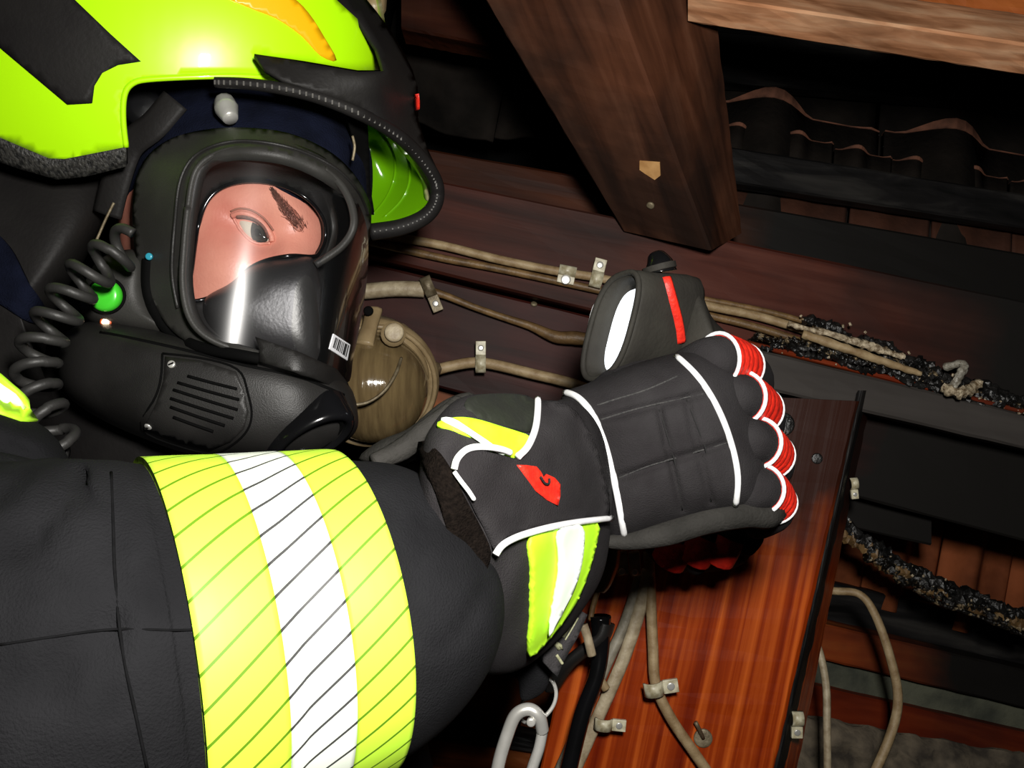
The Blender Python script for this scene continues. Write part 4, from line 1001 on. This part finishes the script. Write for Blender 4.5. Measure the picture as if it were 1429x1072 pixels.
# barcode sticker on the visor
st_out = [(465, 466), (488, 481), (484, 503), (459, 487)]
sk = patch('barcode_sticker', VB, st_out, M['paper'], mask, .0006, .0006, 6, label='white barcode sticker', smooth=False)
a0, a1, b0, b1 = Vector((466, 470, 0)), Vector((487, 483, 0)), Vector((462, 484, 0)), Vector((483, 499, 0))
rnd = random.Random(2); u_ = .05; gs = []
while u_ < .95:
    w_ = rnd.choice((.025, .04, .06)); q = [a0.lerp(a1, u_), a0.lerp(a1, u_+w_), b0.lerp(b1, u_+w_), b0.lerp(b1, u_)]
    gs.append(patch_geo(VB, [(v.x, v.y) for v in q], .0012, .0004, 8)); u_ += w_+rnd.choice((.03, .05, .07))
mk('barcode_lines', *join(*gs), M['ink'], sk, smooth=False)

# ---- coiled cable
cpath = catmull([tuple(P(186, 338, .655)), tuple(P(150, 362, .645)), tuple(P(112, 395, .64)), tuple(P(84, 435, .635)), tuple(P(60, 475, .63)), tuple(P(50, 515, .625)), tuple(P(54, 555, .62)), tuple(P(72, 598, .615)), tuple(P(85, 640, .62))], 8)
Ls = [0]
for i in range(1, len(cpath)): Ls.append(Ls[-1]+(cpath[i]-cpath[i-1]).length)
N = 520; turns = 9.5; hp = []
for i in range(N):
    s = Ls[-1]*i/(N-1); k_ = max(j for j in range(len(Ls)) if Ls[j] <= s+1e-9); k_ = min(k_, len(Ls)-2); u_ = (s-Ls[k_])/(Ls[k_+1]-Ls[k_]); c = cpath[k_].lerp(cpath[k_+1], u_)
    t = (cpath[k_+1]-cpath[k_]).normalized(); e1 = Vector((0, -1, 0)); e1 = (e1-t*e1.dot(t)).normalized(); e2 = t.cross(e1); a = 2*math.pi*turns*i/(N-1)
    hp.append(c+(e1*math.cos(a)+e2*math.sin(a))*.0128)
o = mk('coiled_cord', *tube_geo(hp, .0036, 10), M['coil']); tag(o, 'dark grey coiled cord hanging from the mask to the shoulder', 'cord')

# ================================================================== RIGHT GLOVE
glove = thing('work_glove', 'large dark firefighter glove with red knuckles gripping the grey device', 'glove', P(740, 780, .60))
def cuff_disp(x, y): return gauss(x, y, 815, 650, 10, 70, .006, -.35)+gauss(x, y, 640, 850, 25, 60, .004)+.0015*math.sin(x*.09+y*.05)
cuff = dome('cuff', (710, 745), [(583, 700), (586, 650), (598, 602), (640, 556), (700, 551), (760, 562), (800, 558), (838, 600), (854, 680), (850, 760), (838, 810), (810, 856), (785, 888), (738, 928), (695, 942), (645, 932), (600, 890), (584, 790)], .520, .062, M['glove'], glove, nr=40, na=200, disp=cuff_disp, p=2.2, q=2.1, smoothk=4, hb=.06, tilt=(.00048, 0))
CUB = bvh(cuff); SMOOTH.add(id(CUB))
def palm_disp(x, y):
    d = 0
    for (x0, y0, x1, y1) in ((838, 585, 985, 548), (860, 668, 1015, 618)):
        L = math.hypot(x1-x0, y1-y0); t = max(0, min(1, ((x-x0)*(x1-x0)+(y-y0)*(y1-y0))/L/L)); dd = math.hypot(x-x0-(x1-x0)*t, y-y0-(y1-y0)*t); d += .0042*math.exp(-dd*dd/40)
    for (x0, y0, x1, y1) in ((920, 572, 952, 712), (958, 558, 992, 700)):
        L = math.hypot(x1-x0, y1-y0); t = max(0, min(1, ((x-x0)*(x1-x0)+(y-y0)*(y1-y0))/L/L)); dd = math.hypot(x-x0-(x1-x0)*t, y-y0-(y1-y0)*t); d += .0034*math.exp(-dd*dd/30)
    return d
palm = dome('palm', (925, 625), [(783, 556), (820, 535), (880, 510), (945, 492), (985, 488), (1030, 520), (1052, 580), (1068, 640), (1072, 690), (1050, 712), (1000, 722), (940, 738), (872, 756), (848, 752), (835, 690), (815, 620)], .625, .050, M['glove'], glove, nr=40, na=180, disp=palm_disp, p=3.2, q=2.2, smoothk=4, hb=.04)
PLB = bvh(palm)
M['seamlight'] = pm('stitch_light', (.05, .048, .046), (.02, .02, .02), 800, .9)
stroke('piping', PLB, [(790, 549), (808, 556), (830, 583), (848, 630), (862, 690), (872, 750)], .0023, M['piping'], glove, .0006, label='white reflective piping')
stroke('piping', PLB, [(944, 498), (975, 528), (1002, 572), (1020, 620), (1029, 665), (1026, 704)], .0021, M['piping'], glove, .0006, label='white reflective piping')
for s_ in ([(800, 578), (850, 560), (900, 545), (945, 525)], [(838, 586), (880, 573), (920, 563), (985, 549)], [(862, 668), (900, 652), (940, 640), (1015, 618)]):
    stroke('stitching', PLB, s_, .0006, M['seamlight'], glove, .0)
for s_ in ([(920, 572), (935, 620), (945, 660), (952, 712)], [(958, 558), (975, 600), (988, 640), (992, 700)]):
    stroke('stitching', PLB, s_, .0005, M['seam'], glove, .0)
tube('palm_edge', [tuple(P(846, 756, .60)), tuple(P(880, 755, .60)), tuple(P(930, 744, .598)), tuple(P(985, 727, .600)), tuple(P(1040, 718, .603)), tuple(P(1072, 719, .615)), tuple(P(1092, 706, .645))], [.004, .006, .0085, .009, .009, .009, .006], M['glove2'], glove)
fingers = {
 'index_finger': ([(925, 545, .66), (985, 506, .615), (1020, 506, .628), (1050, 528, .675), (1046, 560, .71)], .0165, (.36, .60)),
 'middle_finger': ([(950, 580, .655), (1012, 556, .612), (1043, 560, .630), (1066, 585, .67), (1055, 612, .70)], .0168, (.40, .66)),
 'ring_finger': ([(965, 635, .65), (1035, 616, .610), (1064, 624, .630), (1080, 648, .66), (1065, 672, .69)], .0158, (.40, .66)),
 'little_finger': ([(970, 690, .65), (1042, 682, .608), (1071, 688, .626), (1080, 714, .650), (1050, 730, .68)], .0150, (.38, .66)),
}
for nm, (pp, r, (t0, t1)) in fingers.items():
    path = catmull([tuple(P(*p)) for p in pp], 14); L = len(path)
    rr = []
    for i in range(L):
        t = i/(L-1); e = 1.0-.12*t
        if t > .93: e *= math.sqrt(max(.02, 1-((t-.93)/.07)**2))
        rr.append(r*e)
    f = mk(nm, *tube_geo(path, rr, 22), M['glove'], glove)
    a, b = int(t0*(L-1)), int(t1*(L-1)); seg = path[a:b+1]
    nb = 5; bp_ = []; br = []
    for i in range(60):
        t = i/59*(len(seg)-1); k_ = min(int(t), len(seg)-2); bp_.append(seg[k_].lerp(seg[k_+1], t-k_)); br.append(r*(1.0-.12*(t0+(t1-t0)*i/59))+.0013+.0008*abs(math.sin(math.pi*5*i/59)))
    mk('knuckle_band', *tube_geo(bp_, br, 26), M['red'], f, label='ribbed red knuckle band')
    for k_ in (0, -1):
        c = seg[k_]; tt = (seg[1]-seg[0] if k_ == 0 else seg[-1]-seg[-2]).normalized(); e1 = tt.orthogonal().normalized(); e2 = tt.cross(e1); rr_ = r+.001 if k_ == 0 else r*.93+.001
        mk('piping', *tube_geo(ring_pts(c, e1*rr_, e2*rr_, 32), .0014, 8, closed=True), M['piping'], f, label='white reflective piping')
tube('thumb', [tuple(P(850, 580, .645)), tuple(P(880, 545, .665)), tuple(P(915, 520, .70)), tuple(P(935, 500, .735))], [.026, .022, .018, .014], M['glove'], glove, n=20)
# cuff flap, piping, logo
flap = patch('cuff_flap', CUB, sm2([(748, 566), (775, 566), (800, 580), (825, 625), (842, 690), (843, 722)], 3, False)+[(800, 727), (770, 731), (725, 740), (700, 748), (683, 768), (668, 735), (650, 700), (630, 658), (630, 648), (642, 635), (668, 632), (690, 637), (714, 643), (732, 625), (742, 600)], M['glove'], glove, .0035, .0035, 8, label='plain dark cuff flap')
FB = bvh(flap); SMOOTH.add(id(FB))
stroke('piping', CUB, [(743, 566), (742, 585), (738, 608), (727, 630), (713, 642)], .0019, M['piping'], glove, .0050, label='white reflective piping')
stroke('piping', CUB, [(628, 658), (631, 644), (645, 633), (668, 630), (690, 631), (700, 634)], .0017, M['piping'], glove, .0050, label='white reflective piping')
stroke('piping', CUB, [(632, 663), (640, 675), (646, 685), (652, 696)], .0011, M['piping'], glove, .0050, label='white reflective piping')
stroke('piping', CUB, [(680, 771), (690, 757), (715, 746), (760, 734), (800, 727), (843, 723)], .0018, M['piping'], glove, .0050, label='white reflective piping')
patch('logo', FB, [(718, 650), (732, 650), (746, 652), (752, 659), (756, 667), (760, 662), (771, 667), (779, 676), (779, 692), (776, 706), (760, 698), (745, 686), (735, 672)], M['red'], glove, .0014, .0012, 5, label='red flame shaped emblem')
stroke('logo_cut', FB, [(748, 666), (754, 675), (760, 675), (760, 668)], .0006, M['glove'], glove, .0028)
# reflective stripes of the cuff
patch('cuff_stripe', CUB, sm2([(610, 598), (628, 588), (655, 587), (700, 599), (738, 613), (725, 632), (713, 641), (690, 634), (655, 614)], 3), M['yel'], glove, .0022, .003, 8, label='yellow reflective cuff stripe')
patch('cuff_stripe_silver', CUB, sm2([(616, 593), (630, 590), (655, 606), (682, 624), (698, 638), (680, 632), (650, 612)], 3), M['refl'], glove, .0032, .002, 7, label='silver stripe on the cuff')
patch('cuff_stripe', CUB, sm2([(733, 745), (780, 734), (826, 730), (825, 760), (814, 800), (798, 838), (768, 880), (733, 912), (735, 860), (736, 800)], 3), M['yel'], glove, .0035, .005, 4, label='yellow reflective cuff stripe')
patch('cuff_stripe_silver', CUB, sm2([(765, 738), (797, 733), (800, 765), (792, 805), (776, 840), (752, 880), (762, 830), (767, 785)], 3), M['refl'], glove, .0068, .003, 4, label='silver stripe on the cuff')
patch('hook_strip', CUB, sm2([(588, 618), (612, 628), (630, 655), (650, 700), (668, 735), (682, 770), (672, 800), (650, 806), (634, 790), (622, 740), (610, 690), (595, 655)], 3), M['velcro'], glove, .002, .004, 8, label='black fuzzy hook strip')
patch('cuff_lining', CUB, sm2([(650, 560), (700, 553), (744, 562), (738, 605), (700, 596), (655, 584)], 3), pm('dark_green_cloth', (.008, .011, .004), (.005, .006, .003), 50, .8, .4), glove, .002, .002, 9, label='dark green cuff lining')
# crumpled gauntlet rim over the sleeve
dome('gauntlet_edge', (590, 615), [(500, 640), (530, 615), (570, 598), (610, 565), (640, 550), (662, 550), (640, 580), (600, 625), (575, 645), (530, 650)], .50, .016, M['glove2'], glove, nr=8, na=50, smoothk=4)
tube('gauntlet_fold', [tuple(P(640, 560, .495)), tuple(P(628, 580, .488)), tuple(P(600, 598, .482)), tuple(P(560, 628, .478)), tuple(P(520, 645, .47))], [.004, .007, .006, .006, .004], M['glove2'], glove)
# hanging strap loop of the cuff
dome('pull_loop', (742, 940), [(722, 925), (745, 905), (762, 915), (768, 940), (762, 962), (745, 975), (728, 978), (724, 955)], .60, .007, M['cloth'], glove, nr=7, na=40, smoothk=3)

# tag with printed diamond (writing unreadable: printed block)
tg = thing('fabric_tag', 'dark cloth tag with pale printed block and diamond below the glove cuff', 'tag', P(785, 905, .58))
fT = lambda x, y: .575+(x-780)*.0003
mk('cloth', *sheet_geo([(800, 846), (820, 858), (806, 890), (786, 925), (778, 945), (760, 925), (757, 905), (775, 882)], fT, .003, 7), M['tagcloth'], tg)
TGB = bvh(bpy.data.objects['cloth'])
patch('printed_block', TGB, [(797, 858), (804, 861), (787, 890), (780, 887)], M['tagprint'], tg, .0006, .0005, 5)
stroke('printed_line', TGB, [(806, 862), (797, 878), (788, 893)], .0005, M['tagprint'], tg, .0006)
stroke('printed_diamond', TGB, [(773, 896), (786, 894), (789, 912), (777, 914), (773, 896)], .0011, M['tagprint'], tg, .0006, k=1)
stroke('printed_line', TGB, [(776, 914), (780, 920), (784, 926)], .0010, M['tagprint'], tg, .0006)

# ring and carabiner
o = mk('key_ring', *tube_geo(catmull([tuple(P(768, 948, .60)), tuple(P(776, 965, .60)), tuple(P(772, 985, .60)), tuple(P(758, 1002, .60)), tuple(P(742, 1010, .605)), tuple(P(728, 1004, .615)), tuple(P(728, 985, .62)), tuple(P(738, 965, .62)), tuple(P(752, 950, .615))], 6, True), .0013, 8, closed=True), M['steel']); tag(o, 'thin steel ring hanging from the cuff loop', 'ring')
carab = thing('carabiner', 'silver carabiner hanging from the steel ring', 'carabiner', P(722, 1072, .60))
mk('hook', *tube_geo(catmull([tuple(P(757, 1020, .60)), tuple(P(752, 1000, .595)), tuple(P(738, 990, .595)), tuple(P(720, 998, .595)), tuple(P(708, 1025, .595)), tuple(P(695, 1070, .595)), tuple(P(690, 1120, .595)), tuple(P(715, 1135, .6)), tuple(P(735, 1110, .60))], 8), .0042, 12), M['steel'], carab)
mk('gate', *tube_geo(catmull([tuple(P(757, 1020, .60)), tuple(P(752, 1045, .60)), tuple(P(742, 1075, .60)), tuple(P(735, 1110, .60))], 5), .0036, 10), M['steel'], carab)
mk('rivet', *disc_geo(P(741, 1008, .592), Vector((0, -1, 0)), .003, .0015, 12), M['steel'], carab)

# ================================================================== HELD DEVICE (thermal camera)
dev = thing('thermal_camera', 'grey rubber handheld camera with red stripe and glowing screen', 'thermal camera', P(900, 520, .70))
oc = P(853, 455, .665); ln = (P(884, 446, .646)-P(823, 462, .684))*.5; axd = Vector((.78, .62, .06)).normalized(); upv = (P(872, 383, .66)-P(835, 530, .66))*.5
def dev_ring(c, s, w_, n=40, e=2.8):
    out = []
    for j in range(n):
        a = 2*math.pi*j/n; ca, sa = math.cos(a), math.sin(a)
        out.append(c+ln*w_*s*math.copysign(abs(ca)**(2/e), ca)+upv*s*math.copysign(abs(sa)**(2/e), sa))
    return out
prof = [(0, 1.0, 1.0), (.004, 1.04, 1.04), (.015, 1.02, 1.06), (.035, 1.0, 1.06), (.056, .98, 1.03), (.070, .93, .97), (.080, .78, .82), (.084, .45, .5)]
V = []; Fc = []; n4 = 40
rows = [dev_ring(oc+axd*h, s, w_) for (h, s, w_) in prof]
inner = [dev_ring(oc+axd*h, s, s) for (h, s) in ((0, .92), (.012, .90), (.045, .84))]
allr = list(reversed(inner))+rows
for r_ in allr: V += r_
for i in range(len(allr)-1):
    for j in range(n4): Fc.append((i*n4+j, i*n4+(j+1) % n4, (i+1)*n4+(j+1) % n4, (i+1)*n4+j))
Fc.append(tuple((len(allr)-1)*n4+j for j in range(n4))); Fc.append(tuple(range(n4-1, -1, -1)))
hb = mk('housing', V, Fc, M['devgrey'], dev); DB = bvh(hb)
sv = dev_ring(oc+axd*.016-upv*.14, .86, .90, 40, 3.2)
sv2 = [q+axd*.006 for q in sv]
mk('screen', sv+sv2, [tuple(range(40))]+[tuple(range(79, 39, -1))]+[(j, 40+j, 40+(j+1) % 40, (j+1) % 40) for j in range(40)], M['screen'], dev, smooth=False, label='glowing white screen')
mk('opening_rim', *tube_geo(dev_ring(oc-axd*.001, 1.0, 1.0), .0022, 8, closed=True), M['devgrey'], dev)
mk('hood_edge', *tube_geo(catmull([tuple(P(838, 422, .688)), tuple(P(830, 426, .69)), tuple(P(824, 445, .69)), tuple(P(821, 465, .69)), tuple(P(824, 495, .685)), tuple(P(829, 524, .68))], 5), .0011, 8), M['piping'], dev, label='bright thin edge of the screen hood')
stroke('red_stripe', DB, [(928, 388), (933, 405), (940, 430), (946, 455), (949, 478)], .0045, M['red'], dev, .0002, flat=.4, label='red rubber stripe')
mk('grip_body', *dome_geo((1010, 510), [(955, 395), (975, 400), (992, 440), (1012, 462), (1040, 482), (1062, 515), (1078, 548), (1066, 585), (1030, 610), (960, 580), (930, 500)], .715, .045, nr=12, na=70, smoothk=4), M['devgrey'], dev)
root_k = tube('top_knob', [tuple(P(922, 380, .675)), tuple(P(920, 368, .675)), tuple(P(915, 356, .678))], [.012, .010, .006], M['gloss'], dev, n=14)
tube('knob_collar', [tuple(P(921, 378, .672)), tuple(P(919, 370, .672))], .0125, M['devgrey'], root_k, n=10)

# ================================================================== LEFT GLOVE (supporting from below, behind)
lg = thing('work_glove', 'second dark glove with red stripes shaded below the device grip', 'glove', P(960, 760, .86))
dome('palm', (965, 735), [(880, 690), (940, 670), (1010, 680), (1050, 715), (1058, 745), (1040, 785), (995, 798), (940, 797), (908, 780), (890, 740)], .86, .038, M['glove'], lg, nr=12, na=60, smoothk=4)
for nm, pts in (('index_finger', [(935, 700, .74), (950, 750, .73), (975, 790, .745)]), ('middle_finger', [(965, 700, .735), (985, 745, .722), (975, 785, .735)]), ('ring_finger', [(1000, 700, .735), (1018, 745, .722), (1005, 782, .735)]), ('little_finger', [(1030, 700, .735), (1045, 735, .725), (1038, 765, .735)]), ('thumb', [(920, 720, .75), (915, 690, .73), (920, 660, .71)])):
    f = tube(nm, [tuple(P(p[0], p[1]+(2 if k_ else 0), p[2]+.085)) for k_, p in enumerate(pts)], [.015, .0145, .0135, .009], M['glove'], lg, n=16)
    if nm in ('index_finger', 'middle_finger', 'ring_finger'):
        x, y, d_ = pts[1]; d_ += .085; y += 2; tube('knuckle_band', [tuple(P(x-3, y+2, d_-.001)), tuple(P(x-10, y+18, d_)), tuple(P(x-18, y+32, d_+.004))], .0155, M['red'], f, n=16)
tube('cuff', [tuple(P(930, 715, .87)), tuple(P(860, 705, .88)), tuple(P(780, 710, .88))], [.030, .036, .045], M['glove'], lg, n=24)
tube('jacket_sleeve', [tuple(P(800, 712, .88)), tuple(P(650, 770, .86)), tuple(P(450, 860, .80)), tuple(P(300, 900, .80))], [.044, .055, .065, .075], M['cloth'], person, n=28)
